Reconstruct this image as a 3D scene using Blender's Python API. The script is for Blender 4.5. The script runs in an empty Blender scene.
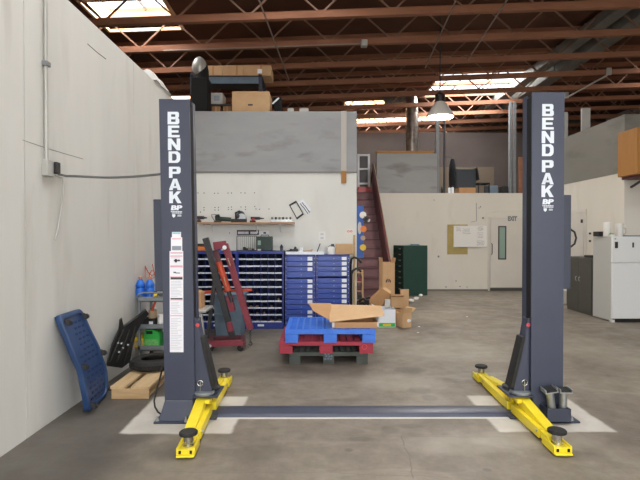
import bpy, bmesh, math, random
from mathutils import Vector, Matrix, Euler
random.seed(7)
PI = math.pi
scene = bpy.context.scene
COL = scene.collection

# ------------------------------------------------------------------ camera
CAMZ = 1.63
cam_d = bpy.data.cameras.new('camera')
cam = bpy.data.objects.new('camera', cam_d)
COL.objects.link(cam)
cam.location = (0, 0, CAMZ)
cam.rotation_euler = (math.radians(90 - 0.6), 0, math.radians(-0.24))
cam_d.sensor_width = 36.0
cam_d.lens = 27.0
cam_d.clip_start = 0.05
cam_d.clip_end = 200
scene.camera = cam
CR = Euler((math.radians(90 - 0.6), 0, math.radians(-0.24))).to_matrix()

def at(px, py, Y):
    """the point at depth Y that the photograph shows at pixel (px, py)"""
    d = CR @ Vector(((px - 320) / 480, -(py - 240) / 480, -1))
    t = Y / d.y
    return Vector((0, 0, CAMZ)) + d * t

def fl(px, py):
    """floor point under a pixel"""
    d = CR @ Vector(((px - 320) / 480, -(py - 240) / 480, -1))
    t = -CAMZ / d.z
    return Vector((0, 0, CAMZ)) + d * t

# ------------------------------------------------------------------ materials
def s2l(c):
    return c / 12.92 if c <= 0.04045 else ((c + 0.055) / 1.055) ** 2.4

def hexc(h):
    h = h.lstrip('#')
    return tuple(s2l(int(h[i:i + 2], 16) / 255) for i in (0, 2, 4)) + (1,)

def mat(name, h, rough=0.5, metal=0.0, h2=None, scale=6.0, amount=0.5, bump=0.0, bscale=40.0, coat=0.0, stretch=None, spec=0.5):
    m = bpy.data.materials.new(name)
    m.use_nodes = True
    nt = m.node_tree
    b = nt.nodes['Principled BSDF']
    b.inputs['Base Color'].default_value = hexc(h)
    b.inputs['Roughness'].default_value = rough
    b.inputs['Metallic'].default_value = metal
    b.inputs['Specular IOR Level'].default_value = spec
    if coat:
        b.inputs['Coat Weight'].default_value = coat
        b.inputs['Coat Roughness'].default_value = 0.15
    tc = mp = None
    if h2 or bump:
        tc = nt.nodes.new('ShaderNodeTexCoord')
        mp = nt.nodes.new('ShaderNodeMapping')
        nt.links.new(tc.outputs['Object'], mp.inputs['Vector'])
        if stretch:
            mp.inputs['Scale'].default_value = stretch
    if h2:
        n = nt.nodes.new('ShaderNodeTexNoise')
        n.inputs['Scale'].default_value = scale
        n.inputs['Detail'].default_value = 5
        n.inputs['Roughness'].default_value = 0.6
        nt.links.new(mp.outputs[0], n.inputs['Vector'])
        r = nt.nodes.new('ShaderNodeValToRGB')
        r.color_ramp.elements[0].position = 0.5 - 0.25 * (1.2 - amount)
        r.color_ramp.elements[1].position = 0.5 + 0.25 * (1.2 - amount) + 0.05
        r.color_ramp.elements[0].color = hexc(h)
        r.color_ramp.elements[1].color = hexc(h2)
        nt.links.new(n.outputs['Fac'], r.inputs['Fac'])
        nt.links.new(r.outputs[0], b.inputs['Base Color'])
    if bump:
        n2 = nt.nodes.new('ShaderNodeTexNoise')
        n2.inputs['Scale'].default_value = bscale
        n2.inputs['Detail'].default_value = 4
        nt.links.new(mp.outputs[0], n2.inputs['Vector'])
        bp = nt.nodes.new('ShaderNodeBump')
        bp.inputs['Strength'].default_value = bump
        bp.inputs['Distance'].default_value = 0.01
        nt.links.new(n2.outputs['Fac'], bp.inputs['Height'])
        nt.links.new(bp.outputs[0], b.inputs['Normal'])
    return m

def emis(name, h, s):
    m = mat(name, h)
    b = m.node_tree.nodes['Principled BSDF']
    b.inputs['Emission Color'].default_value = hexc(h)
    b.inputs['Emission Strength'].default_value = s
    return m

M = {}
M['post'] = mat('post_paint', '#3a3f50', 0.42, 0.0, '#3f4456', 3, 0.4, 0.03, 60)
M['post_dark'] = mat('post_dark_paint', '#323747', 0.45, 0.0, '#373c4c', 5, 0.4)
M['black'] = mat('black_plastic', '#161616', 0.5, 0, '#222222', 12)
M['matte_black'] = mat('matte_black', '#0c0c0d', 0.8)
M['rubber'] = mat('rubber', '#1c1b1a', 0.75, 0, '#2a2826', 14, 0.5, 0.2, 80)
M['yellow'] = mat('yellow_paint', '#e8cf1e', 0.38, 0, '#f2dc3a', 5, 0.4, 0.03)
M['steel'] = mat('bright_steel', '#c8c8c6', 0.25, 1.0, '#a8a8a6', 10)
M['zinc'] = mat('zinc_steel', '#a9adae', 0.38, 0.85, '#c4c8c8', 14)
M['grey_metal'] = mat('grey_metal', '#74787a', 0.5, 0.2, '#858a8c', 8)
M['dark_metal'] = mat('dark_metal', '#3a3a3c', 0.5, 0.4, '#48484a', 10)
M['red_light'] = mat('red_plastic', '#d24a52', 0.4)
M['white'] = mat('white_paint', '#e6e4df', 0.5)
M['letter'] = mat('letter_white', '#dfe6ee', 0.55)
M['decal'] = mat('decal_white', '#e9e8ee', 0.5)
M['decal_pink'] = mat('decal_pink', '#dba9b8', 0.5)
M['decal_red'] = mat('decal_red', '#a85868', 0.5)
M['decal_grey'] = mat('decal_grey', '#8a929c', 0.5)
M['decal_line'] = mat('decal_line', '#c6c8d0', 0.6)
M['decal_teal'] = mat('decal_teal', '#8fc5cc', 0.5)
M['decal_black'] = mat('decal_black', '#3a3438', 0.5)
M['wood_beam'] = mat('painted_timber', '#855740', 0.75, 0, '#9a6a4e', 3, 0.5, 0.15, 30, stretch=(0.5, 3, 3))
M['web'] = mat('joist_web_steel', '#80604e', 0.5, 0.2, '#967664', 5)
M['web_light'] = mat('light_web_steel', '#8e7e72', 0.5, 0.3)
M['deck'] = mat('roof_deck', '#4c2d1b', 0.85, 0, '#5a3622', 1.2, 0.5, 0.1, 20)
M['plywood'] = mat('pale_plywood', '#d9b48c', 0.7, 0, '#c9a076', 2, 0.5, stretch=(1, 6, 6))
M['girder'] = mat('galvanised_duct', '#85857f', 0.5, 0.3, '#6f6f6a', 2)
M['duct'] = mat('shiny_duct', '#b9b4ae', 0.28, 0.9, '#8f8a84', 8, 0.5, 0.15, 20)
M['box'] = mat('cardboard', '#c39d74', 0.85, 0, '#cca981', 4, 0.5, 0.08, 60)
M['box2'] = mat('cardboard_dark', '#b0855a', 0.85, 0, '#ba9066', 4, 0.5, 0.08, 60)
M['box3'] = mat('cardboard_light', '#c9a67c', 0.85, 0, '#bf9b72', 4, 0.5, 0.08, 60)
M['bluecab'] = mat('blue_cabinet', '#182a7a', 0.35, 0, '#203488', 4, 0.4)
M['bluedrawer'] = mat('blue_drawer', '#2d4da4', 0.32, 0, '#263f96', 5, 0.5)
M['bin_back'] = mat('bin_dark', '#171f45', 0.7, 0, '#1d2650', 9)
M['bin_lip'] = mat('bin_label_white', '#dfe4ee', 0.5, 0, '#bcc4d4', 40, 0.6)
M['card'] = mat('card_white', '#e8ebf0', 0.6)
M['palletblue'] = mat('blue_plastic', '#2f6ad0', 0.45, 0, '#3c78da', 6)
M['palletred'] = mat('red_plastic_pallet', '#9a2438', 0.5, 0, '#a83046', 6)
M['palletblack'] = mat('dark_plastic_pallet', '#3c423e', 0.6, 0, '#4a504b', 6)
M['maroon'] = mat('maroon_paint', '#7c2c38', 0.45, 0, '#8a3844', 8, 0.5, 0.05)
M['maroon_dark'] = mat('dark_maroon_paint', '#582a30', 0.5, 0, '#623238', 8)
M['orange_red'] = mat('orange_red_paint', '#c24a2c', 0.45, 0, '#b04024', 8)
M['greyblue'] = mat('grey_blue_plastic', '#6d7f90', 0.55, 0, '#5f7182', 5)
M['creeper'] = mat('blue_creeper_plastic', '#223d66', 0.42, 0, '#294570', 5, 0.5, 0.05)
M['creeper_slot'] = mat('dark_blue_slot', '#17305c', 0.6)
M['pine'] = mat('pine_wood', '#cdb28a', 0.75, 0, '#bd9c70', 3, 0.5, 0.15, 30, stretch=(6, 0.8, 6))
M['pine_end'] = mat('pine_front', '#bfa17a', 0.75, 0, '#ad8c62', 6, 0.5, 0.15, 30, stretch=(0.8, 6, 6))
M['shelfwood'] = mat('shelf_wood', '#b58f70', 0.7, 0, '#a67e5e', 4, stretch=(0.6, 5, 5))
M['blue_bottle'] = mat('blue_bottle', '#1c62c4', 0.3, 0, '#2870d2', 8)
M['orange'] = mat('orange_plastic', '#e07a20', 0.45)
M['green'] = mat('green_jug', '#2fa846', 0.35, 0, '#38b450', 6)
M['yellowjug'] = mat('yellow_jug', '#e2c020', 0.4)
M['cart'] = mat('cart_grey', '#8c9296', 0.4, 0.5, '#7e8488', 6)
M['red'] = mat('red_paint', '#b8282c', 0.4)
M['tan'] = mat('tan_plastic', '#b39a7c', 0.6)
M['stair'] = mat('maroon_stair', '#5c4043', 0.7, 0, '#66484b', 5, 0.5, 0.05)
M['stair_riser'] = mat('maroon_riser', '#826064', 0.75, 0, '#7a585c', 5)
M['greencab'] = mat('dark_green_cabinet', '#1e4038', 0.5, 0, '#23473e', 4)
M['greencab_dark'] = mat('darker_green_drawer', '#12261f', 0.5)
M['fridge'] = mat('fridge_white', '#e4e6e6', 0.3)
M['fridge_side'] = mat('fridge_side_grey', '#bcbcb8', 0.45)
M['graphite'] = mat('graphite_cabinet', '#4b4a45', 0.5, 0, '#52514c', 4)
M['ochre'] = mat('ochre_plywood', '#b07c3e', 0.6, 0, '#a26f34', 2, 0.5, 0.05, 20, stretch=(6, 6, 0.7))
M['lampshade'] = mat('enamel_shade', '#d6d2ca', 0.4)
M['bulb'] = emis('lit_lamp', '#fffaf0', 9.0)
M['cable'] = mat('cable_grey', '#5a5a58', 0.5)
M['conduit'] = mat('conduit_pale', '#b4b3ae', 0.4, 0.3)
M['darkgreen'] = mat('dark_green_case', '#26362f', 0.5, 0, '#2e4038', 8)
M['cloth'] = mat('dark_cloth', '#141417', 0.9)
M['banner'] = mat('blue_banner', '#2f5cae', 0.5, 0, '#3a68ba', 3)
M['tan_board'] = mat('tan_board', '#b7a468', 0.8, 0, '#a8955c', 5)
M['whiteboard'] = mat('whiteboard', '#eceae6', 0.3)
M['ink'] = mat('marker_ink', '#8f9098', 0.6)
M['door'] = mat('door_white', '#d9d4cc', 0.5, 0, '#d3cec5', 2)
M['glass_green'] = mat('greenish_glass', '#8fa79c', 0.12)
M['silver_paint'] = mat('silver_plastic', '#b8bcc0', 0.35, 0.5)

# ------------------------------------------------------------------ mesh builder
class MB:
    def __init__(s):
        s.v = []; s.f = []
    def add(s, vs, fs):
        o = len(s.v)
        s.v += [Vector(p) for p in vs]
        s.f += [tuple(i + o for i in q) for q in fs]
        return s
    def box(s, x0, x1, y0, y1, z0, z1, rot=None, piv=None):
        x0, x1 = min(x0, x1), max(x0, x1); y0, y1 = min(y0, y1), max(y0, y1); z0, z1 = min(z0, z1), max(z0, z1)
        vs = [Vector(p) for p in ((x0,y0,z0),(x1,y0,z0),(x1,y1,z0),(x0,y1,z0),(x0,y0,z1),(x1,y0,z1),(x1,y1,z1),(x0,y1,z1))]
        if rot is not None:
            R = Euler(rot).to_matrix()
            c = Vector(piv) if piv is not None else Vector(((x0+x1)/2, (y0+y1)/2, (z0+z1)/2))
            vs = [R @ (p - c) + c for p in vs]
        return s.add(vs, [(0,3,2,1),(4,5,6,7),(0,1,5,4),(1,2,6,5),(2,3,7,6),(3,0,4,7)])
    def hexa(s, p):   # 8 points, bottom 4 ccw then top 4
        return s.add(p, [(0,3,2,1),(4,5,6,7),(0,1,5,4),(1,2,6,5),(2,3,7,6),(3,0,4,7)])
    def bar(s, a, b, w, h, up=(0, 0, 1)):
        a = Vector(a); b = Vector(b); d = (b - a).normalized(); up = Vector(up)
        if abs(d.dot(up)) > 0.98: up = Vector((1, 0, 0))
        x = d.cross(up).normalized() * (w / 2); z = x.cross(d).normalized() * (h / 2)
        p = [a-x-z, a+x-z, b+x-z, b-x-z, a-x+z, a+x+z, b+x+z, b-x+z]
        return s.hexa(p)
    def tube(s, a, b, r, n=10, r2=None, cap=True):
        a = Vector(a); b = Vector(b); r2 = r if r2 is None else r2
        d = (b - a).normalized(); u = Vector((0, 0, 1)) if abs(d.z) < 0.9 else Vector((1, 0, 0))
        x = d.cross(u).normalized(); y = d.cross(x)
        vs = []
        for c, rr in ((a, r), (b, r2)):
            for i in range(n):
                t = 2 * PI * i / n
                vs.append(c + (x * math.cos(t) + y * math.sin(t)) * rr)
        fs = [(i, (i + 1) % n, n + (i + 1) % n, n + i) for i in range(n)]
        if cap: fs += [tuple(range(n - 1, -1, -1)), tuple(range(n, 2 * n))]
        return s.add(vs, fs)
    def path(s, pts, r, n=8, closed=False):
        pts = [Vector(p) for p in pts]; N = len(pts); rings = []
        prev = None
        for i, p in enumerate(pts):
            if closed: d = pts[(i + 1) % N] - pts[i - 1]
            else: d = pts[min(i + 1, N - 1)] - pts[max(i - 1, 0)]
            d.normalize()
            if prev is None:
                u = Vector((0, 0, 1)) if abs(d.z) < 0.9 else Vector((1, 0, 0))
                x = d.cross(u).normalized()
            else:
                x = (prev - d * prev.dot(d)).normalized()
            prev = x; y = d.cross(x)
            rings.append([p + (x * math.cos(2*PI*k/n) + y * math.sin(2*PI*k/n)) * r for k in range(n)])
        vs = [q for g in rings for q in g]; fs = []
        L = N if closed else N - 1
        for i in range(L):
            j = (i + 1) % N
            for k in range(n):
                fs.append((i*n+k, i*n+(k+1) % n, j*n+(k+1) % n, j*n+k))
        if not closed: fs += [tuple(range(n-1, -1, -1)), tuple(range((N-1)*n, N*n))]
        return s.add(vs, fs)
    def lathe(s, c, prof, n=24, axis=None, ax=None):
        """prof: (r, z) from bottom to top; closed with caps where r > 0"""
        c = Vector(c); R = Matrix.Identity(3)
        if ax is not None: R = Vector((0, 0, 1)).rotation_difference(Vector(ax)).to_matrix()
        vs = []; fs = []
        for r, z in prof:
            for k in range(n):
                t = 2*PI*k/n
                vs.append(c + R @ Vector((r*math.cos(t), r*math.sin(t), z)))
        for i in range(len(prof) - 1):
            for k in range(n):
                fs.append((i*n+k, i*n+(k+1) % n, (i+1)*n+(k+1) % n, (i+1)*n+k))
        fs.append(tuple(range(n-1, -1, -1))); fs.append(tuple(range((len(prof)-1)*n, len(prof)*n)))
        return s.add(vs, fs)
    def prism(s, poly, f0, f1):
        """poly in 2D; f0 / f1 turn a 2D point into the two end faces' 3D points"""
        n = len(poly)
        vs = [f0(p) for p in poly] + [f1(p) for p in poly]
        fs = [(i, (i+1) % n, n+(i+1) % n, n+i) for i in range(n)] + [tuple(range(n-1, -1, -1)), tuple(range(n, 2*n))]
        return s.add(vs, fs)
    def sphere(s, c, r, n=14, m=8, sc=(1, 1, 1)):
        c = Vector(c); vs = []; fs = []
        for i in range(1, m):
            a = PI*i/m
            for k in range(n):
                t = 2*PI*k/n
                vs.append(c + Vector((sc[0]*r*math.sin(a)*math.cos(t), sc[1]*r*math.sin(a)*math.sin(t), sc[2]*r*math.cos(a))))
        for i in range(m-2):
            for k in range(n):
                fs.append((i*n+k, (i+1)*n+k, (i+1)*n+(k+1) % n, i*n+(k+1) % n))
        vs += [c + Vector((0, 0, r*sc[2])), c - Vector((0, 0, r*sc[2]))]
        T = len(vs) - 2
        for k in range(n):
            fs.append((T, k, (k+1) % n)); fs.append((T+1, (m-2)*n+(k+1) % n, (m-2)*n+k))
        return s.add(vs, fs)
    def torus(s, c, R, r, n=32, m=12, ax=(0, 0, 1), sq=1.0):
        c = Vector(c); Q = Vector((0, 0, 1)).rotation_difference(Vector(ax)).to_matrix()
        vs = []; fs = []
        for i in range(n):
            a = 2*PI*i/n
            for k in range(m):
                t = 2*PI*k/m
                q = R + r*math.cos(t)
                vs.append(c + Q @ Vector((q*math.cos(a), q*math.sin(a), r*sq*math.sin(t))))
        for i in range(n):
            for k in range(m):
                fs.append((i*m+k, ((i+1) % n)*m+k, ((i+1) % n)*m+(k+1) % m, i*m+(k+1) % m))
        return s.add(vs, fs)
    def bounds(s):
        xs = [p.x for p in s.v]; ys = [p.y for p in s.v]; zs = [p.z for p in s.v]
        return min(xs), max(xs), min(ys), max(ys), min(zs), max(zs)

def root_loc(o):
    while o is not None and o.parent is not None: o = o.parent
    return Vector(o['_loc']) if o is not None and '_loc' in o else Vector((0, 0, 0))

def make_obj(name, mb, m, parent, loc, bevel=0.0, smooth=True):
    me = bpy.data.meshes.new(name)
    me.from_pydata([tuple(p - loc) for p in mb.v], [], mb.f)
    bm = bmesh.new(); bm.from_mesh(me)
    bmesh.ops.recalc_face_normals(bm, faces=bm.faces)
    bm.to_mesh(me); bm.free()
    if smooth:
        for p in me.polygons: p.use_smooth = True
        me.set_sharp_from_angle(angle=math.radians(35))
    me.materials.append(M[m] if isinstance(m, str) else m)
    o = bpy.data.objects.new(name, me)
    COL.objects.link(o)
    if bevel:
        md = o.modifiers.new('bevel', 'BEVEL'); md.width = bevel; md.segments = 2; md.limit_method = 'ANGLE'; md.angle_limit = math.radians(40)
    if parent is not None:
        o.parent = parent
    return o

def part(name, mb, m, parent, bevel=0.0, label=None, smooth=True):
    o = make_obj(name, mb, m, parent, root_loc(parent), bevel, smooth)
    if label: o['label'] = label
    return o

def tag(o, label, cat, group=None, kind=None):
    o['label'] = label; o['category'] = cat
    if group: o['group'] = group
    if kind: o['kind'] = kind
    return o

def solo(name, mb, m, label, cat, group=None, bevel=0.0, kind=None):
    """a thing that is one mesh, origin at its base"""
    x0, x1, y0, y1, z0, z1 = mb.bounds()
    loc = Vector(((x0+x1)/2, (y0+y1)/2, z0))
    o = make_obj(name, mb, m, None, loc, bevel)
    o.location = loc; o['_loc'] = loc
    return tag(o, label, cat, group, kind)

def thing(name, label, cat, loc, group=None):
    o = bpy.data.objects.new(name, None)
    COL.objects.link(o)
    o.empty_display_size = 0.1
    o.location = loc; o['_loc'] = Vector(loc)
    return tag(o, label, cat, group)

def struct(name, mb, m, parent=None, bevel=0.0):
    o = make_obj(name, mb, m, parent, Vector((0, 0, 0)), bevel, smooth=False)
    if parent is None: o['kind'] = 'structure'
    return o

def copy_tree(o, parent=None):
    c = o.copy(); COL.objects.link(c)
    if parent is not None: c.parent = parent
    for ch in list(o.children): copy_tree(ch, c)
    return c

def R_(x0, y0, x1, y1): return [(x0, y0), (x1, y0), (x1, y1), (x0, y1)]
GLYPH = {
 'B': [R_(0,0,.3,1), R_(.3,0,.68,.2), R_(.3,.4,.66,.6), R_(.3,.8,.66,1), [(.66,.5),(.88,.5),(.97,.6),(.97,.9),(.86,1),(.66,1)], [(.68,0),(.88,0),(1,.12),(1,.4),(.9,.5),(.68,.5)]],
 'E': [R_(0,0,.31,1), R_(.31,.8,.97,1), R_(.31,.4,.9,.6), R_(.31,0,1,.2)],
 'N': [R_(0,0,.29,1), R_(.71,0,1,1), [(.29,.58),(.71,0),(.71,.42),(.29,1)]],
 'D': [R_(0,0,.3,1), R_(.3,0,.55,.2), R_(.3,.8,.55,1), [(.55,1),(.55,.8),(.69,.66),(1,.7),(.94,.86),(.76,1)], [(.69,.34),(1,.3),(1,.7),(.69,.66)], [(.55,0),(.76,0),(.94,.14),(1,.3),(.69,.34),(.55,.2)]],
 'P': [R_(0,0,.3,1), R_(.3,.8,.66,1), R_(.3,.36,.66,.56), [(.66,.36),(.86,.36),(1,.5),(1,.88),(.88,1),(.66,1)]],
 'A': [[(0,0),(.3,0),(.5,.7),(.5,1),(.34,1)], [(.7,0),(1,0),(.66,1),(.5,1),(.5,.7)], [(.25,.18),(.75,.18),(.68,.36),(.32,.36)]],
 'K': [R_(0,0,.3,1), [(.3,.3),(.5,.5),(.96,1),(.62,1),(.3,.64)], [(.42,.46),(.66,0),(1,0),(.62,.66)]],
}
def glyph_mb(ch, f, w, h):
    mb = MB()
    for poly in GLYPH[ch]:
        mb.prism(poly, lambda q: f((q[0] - .5) * w, (q[1] - .5) * h, 0), lambda q: f((q[0] - .5) * w, (q[1] - .5) * h, .5))
    return mb

def text_mb(body, f, w, h, bold=0.0):
    """letters as flat slightly raised geometry; f maps (u, v, d) to 3D, fitted in w x h centred on 0"""
    cu = bpy.data.curves.new('letters', 'FONT'); cu.body = body; cu.size = 1.0; cu.offset = bold; cu.resolution_u = 3
    cu.extrude = 0.5
    ob = bpy.data.objects.new('letters', cu); COL.objects.link(ob)
    dg = bpy.context.evaluated_depsgraph_get()
    me = bpy.data.meshes.new_from_object(ob.evaluated_get(dg))
    xs = [v.co.x for v in me.vertices]; ys = [v.co.y for v in me.vertices]
    cx, cy = (min(xs)+max(xs))/2, (min(ys)+max(ys))/2
    sx, sy = w/(max(xs)-min(xs)), h/(max(ys)-min(ys))
    mb = MB()
    mb.add([f((v.co.x-cx)*sx, (v.co.y-cy)*sy, v.co.z) for v in me.vertices], [tuple(p.vertices) for p in me.polygons])
    bpy.data.objects.remove(ob); bpy.data.curves.remove(cu); bpy.data.meshes.remove(me)
    return mb

# ================================================================== SETTING
XL = -2.33           # face of the near side wall
YO = 8.8             # face of the office front wall
YB = 13.97           # face of the far shop wall
XR = 6.1             # face of the wall beside the fridge
YR = 9.54            # front corner of that wall
YEND = 20.0
SL = 0.037           # roof falls to one side
def zdeck(x): return 6.05 + SL * x

def node_mat(name):
    m = bpy.data.materials.new(name); m.use_nodes = True
    return m, m.node_tree, m.node_tree.nodes['Principled BSDF']

def floor_material():
    m, nt, b = node_mat('concrete_floor')
    N, L = nt.nodes, nt.links
    tc = N.new('ShaderNodeTexCoord')
    def noise(scale, det=6, rough=0.6, dist=0.0, sc=None):
        n = N.new('ShaderNodeTexNoise'); n.inputs['Scale'].default_value = scale; n.inputs['Detail'].default_value = det
        n.inputs['Roughness'].default_value = rough; n.inputs['Distortion'].default_value = dist
        if sc:
            mp = N.new('ShaderNodeMapping'); mp.inputs['Scale'].default_value = sc
            L.new(tc.outputs['Object'], mp.inputs[0]); L.new(mp.outputs[0], n.inputs['Vector'])
        else: L.new(tc.outputs['Object'], n.inputs['Vector'])
        return n
    def ramp(src, p0, c0, p1, c1):
        r = N.new('ShaderNodeValToRGB'); r.color_ramp.elements[0].position = p0; r.color_ramp.elements[1].position = p1
        r.color_ramp.elements[0].color = c0; r.color_ramp.elements[1].color = c1
        L.new(src, r.inputs[0]); return r
    def mix(fac, a, c, mode='MIX'):
        x = N.new('ShaderNodeMix'); x.data_type = 'RGBA'; x.blend_type = mode
        if isinstance(fac, float): x.inputs[0].default_value = fac
        else: L.new(fac, x.inputs[0])
        for k, q in ((6, a), (7, c)):
            if isinstance(q, tuple): x.inputs[k].default_value = q
            else: L.new(q, x.inputs[k])
        return x.outputs[2]
    W, K = (1, 1, 1, 1), (0, 0, 0, 1)
    base = ramp(noise(0.9, 7, 0.62, 0.4).outputs['Fac'], 0.34, hexc('#766b5f'), 0.68, hexc('#918778')).outputs[0]
    fine = ramp(noise(7, 6, 0.7).outputs['Fac'], 0.3, hexc('#c4c0ba'), 0.7, W).outputs[0]
    c = mix(0.7, base, fine, 'MULTIPLY')
    # worn light scuffs
    sc = ramp(noise(1.6, 5, 0.55, 1.2, (0.6, 1.6, 1)).outputs['Fac'], 0.56, K, 0.70, W).outputs[0]
    scm = N.new('ShaderNodeMath'); scm.operation = 'MULTIPLY'; scm.inputs[1].default_value = 0.35; L.new(sc, scm.inputs[0])
    c = mix(scm.outputs[0], c, hexc('#a49a8c'))
    # dark oil spots
    oil = ramp(noise(2.3, 4, 0.5, 0.6).outputs['Fac'], 0.66, K, 0.74, W).outputs[0]
    om = N.new('ShaderNodeMath'); om.operation = 'MULTIPLY'; om.inputs[1].default_value = 0.45; L.new(oil, om.inputs[0])
    c = mix(om.outputs[0], c, hexc('#5c544b'))
    # hairline cracks
    vo = N.new('ShaderNodeTexVoronoi'); vo.feature = 'DISTANCE_TO_EDGE'; vo.inputs['Scale'].default_value = 0.45
    dn = noise(2.0, 4)
    ad = N.new('ShaderNodeVectorMath'); ad.operation = 'MULTIPLY_ADD'; ad.inputs[1].default_value = (0.3, 0.3, 0)
    L.new(dn.outputs['Color'], ad.inputs[0]); L.new(tc.outputs['Object'], ad.inputs[2]); L.new(ad.outputs[0], vo.inputs['Vector'])
    ck = ramp(vo.outputs['Distance'], 0.0, W, 0.006, K).outputs[0]
    cm = N.new('ShaderNodeMath'); cm.operation = 'MULTIPLY'; cm.inputs[1].default_value = 0.22; L.new(ck, cm.inputs[0])
    c = mix(cm.outputs[0], c, hexc('#6a6056'))
    # boxes on the floor with slightly ragged edges
    sep = N.new('ShaderNodeSeparateXYZ')
    wob = noise(5, 3)
    wv = N.new('ShaderNodeVectorMath'); wv.operation = 'MULTIPLY_ADD'; wv.inputs[1].default_value = (0.05, 0.05, 0)
    L.new(wob.outputs['Color'], wv.inputs[0]); L.new(tc.outputs['Object'], wv.inputs[2]); L.new(wv.outputs[0], sep.inputs[0])
    def rect(x0, x1, y0, y1, soft=0.02):
        out = None
        for ch, lo, hi in (('X', x0, x1), ('Y', y0, y1)):
            for v, sg in ((lo, 1), (hi, -1)):
                mr = N.new('ShaderNodeMapRange'); mr.interpolation_type = 'SMOOTHSTEP'
                L.new(sep.outputs[ch], mr.inputs[0])
                if sg > 0: mr.inputs[1].default_value = v - soft; mr.inputs[2].default_value = v + soft
                else: mr.inputs[1].default_value = v + soft; mr.inputs[2].default_value = v - soft
                if out is None: out = mr.outputs[0]
                else:
                    mm = N.new('ShaderNodeMath'); mm.operation = 'MULTIPLY'
                    L.new(out, mm.inputs[0]); L.new(mr.outputs[0], mm.inputs[1]); out = mm.outputs[0]
        return out
    def scaled(o, k):
        mm = N.new('ShaderNodeMath'); mm.operation = 'MULTIPLY'; mm.inputs[1].default_value = k; L.new(o, mm.inputs[0]); return mm.outputs[0]
    # darker grey floor along the side wall and under the benches
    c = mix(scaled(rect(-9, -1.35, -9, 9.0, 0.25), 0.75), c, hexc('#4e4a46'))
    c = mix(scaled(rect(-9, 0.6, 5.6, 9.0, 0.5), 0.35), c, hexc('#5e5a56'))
    # fresh concrete pads under the lift posts
    pale = ramp(noise(4, 5).outputs['Fac'], 0.3, hexc('#c4bcb2'), 0.7, hexc('#d6d0c6')).outputs[0]
    c = mix(scaled(rect(-1.61, -0.685, 3.95, 4.85), 0.85), c, pale)
    c = mix(scaled(rect(1.53, 2.50, 3.97, 4.87), 0.85), c, pale)
    # spilled oil, scuffs and pale glossy streaks with ragged outlines
    def blot(px, py, rx, ry, k, col='#4c443c'):
        nonlocal c
        p = fl(px, py)
        mp = N.new('ShaderNodeMapping'); mp.vector_type = 'TEXTURE'
        mp.inputs['Location'].default_value = (p.x, p.y, 0); mp.inputs['Scale'].default_value = (rx, ry, 1)
        w2 = N.new('ShaderNodeVectorMath'); w2.operation = 'MULTIPLY_ADD'; w2.inputs[1].default_value = (0.5 * rx, 0.5 * ry, 0)
        L.new(blotn.outputs['Color'], w2.inputs[0])
        off = N.new('ShaderNodeVectorMath'); off.operation = 'SUBTRACT'; off.inputs[1].default_value = (0.25 * rx, 0.25 * ry, 0)
        L.new(tc.outputs['Object'], off.inputs[0]); L.new(off.outputs[0], w2.inputs[2]); L.new(w2.outputs[0], mp.inputs[0])
        ln = N.new('ShaderNodeVectorMath'); ln.operation = 'LENGTH'; L.new(mp.outputs[0], ln.inputs[0])
        r = ramp(ln.outputs['Value'], 0.55, (k,)*3 + (1,), 1.0, K)
        c = mix(r.outputs[0], c, hexc(col))
    blotn = noise(6, 5, 0.65)
    for a in ((285, 369, .42, .16, .55), (318, 371, .35, .12, .4), (410, 370, .22, .18, .5), (419, 390, .16, .14, .5), (430, 398, .10, .12, .35), (390, 430, .10, .10, .4), (409, 426, .16, .06, .4),
              (361, 439, .12, .06, .45), (349, 450, .04, .04, .5), (255, 452, .3, .2, .3), (250, 373, .3, .2, .3), (180, 450, .35, .2, .4), (350, 400, .3, .06, .3), (575, 456, .3, .1, .3), (487, 470, .04, .03, .5)):
        blot(*a)
    for a in ((455, 350, .9, .8, .28, '#b7b09f'), (400, 382, .6, .35, .25, '#b7b09f'), (540, 440, .6, .2, .3, '#b3aa9c'), (600, 350, .7, 1.2, .2, '#b7b09f'), (450, 445, .5, .2, .25, '#b3aa9c')):  # pale blots; mid-floor ones paint the glossy sheen into the colour
        blot(*a)
    # long crack across the near floor
    def crack(pts, wd=0.006, k=0.55):
        nonlocal c
        for (ax, ay), (bx, by) in zip(pts[:-1], pts[1:]):
            pa_, pb2 = fl(ax, ay), fl(bx, by); d = pb2 - pa_
            mp = N.new('ShaderNodeMapping'); mp.vector_type = 'TEXTURE'
            m_ = (pa_ + pb2) / 2
            mp.inputs['Location'].default_value = (m_.x, m_.y, 0); mp.inputs['Rotation'].default_value = (0, 0, math.atan2(d.y, d.x)); mp.inputs['Scale'].default_value = (d.length / 2, wd, 1)
            L.new(wv.outputs[0], mp.inputs[0])
            ab = N.new('ShaderNodeVectorMath'); ab.operation = 'ABSOLUTE'; L.new(mp.outputs[0], ab.inputs[0])
            sx = N.new('ShaderNodeSeparateXYZ'); L.new(ab.outputs[0], sx.inputs[0])
            mxx = N.new('ShaderNodeMath'); mxx.operation = 'MAXIMUM'; L.new(sx.outputs[0], mxx.inputs[0]); L.new(sx.outputs[1], mxx.inputs[1])
            r = ramp(mxx.outputs[0], 0.8, (k,)*3 + (1,), 1.05, K)
            c = mix(r.outputs[0], c, hexc('#5c5248'))
    crack([(404, 434), (407, 445), (413, 455), (416, 478)]); crack([(320, 433), (404, 435), (520, 436)], 0.004, 0.4)
    crack([(160, 470), (330, 471), (470, 476)], 0.004, 0.35); crack([(385, 392), (392, 402), (396, 408)], 0.005, .3)
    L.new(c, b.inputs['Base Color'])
    b.inputs['Roughness'].default_value = 0.55
    rr = ramp(noise(3).outputs['Fac'], 0.3, (0.42,)*3 + (1,), 0.7, (0.68,)*3 + (1,)).outputs[0]
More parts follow.
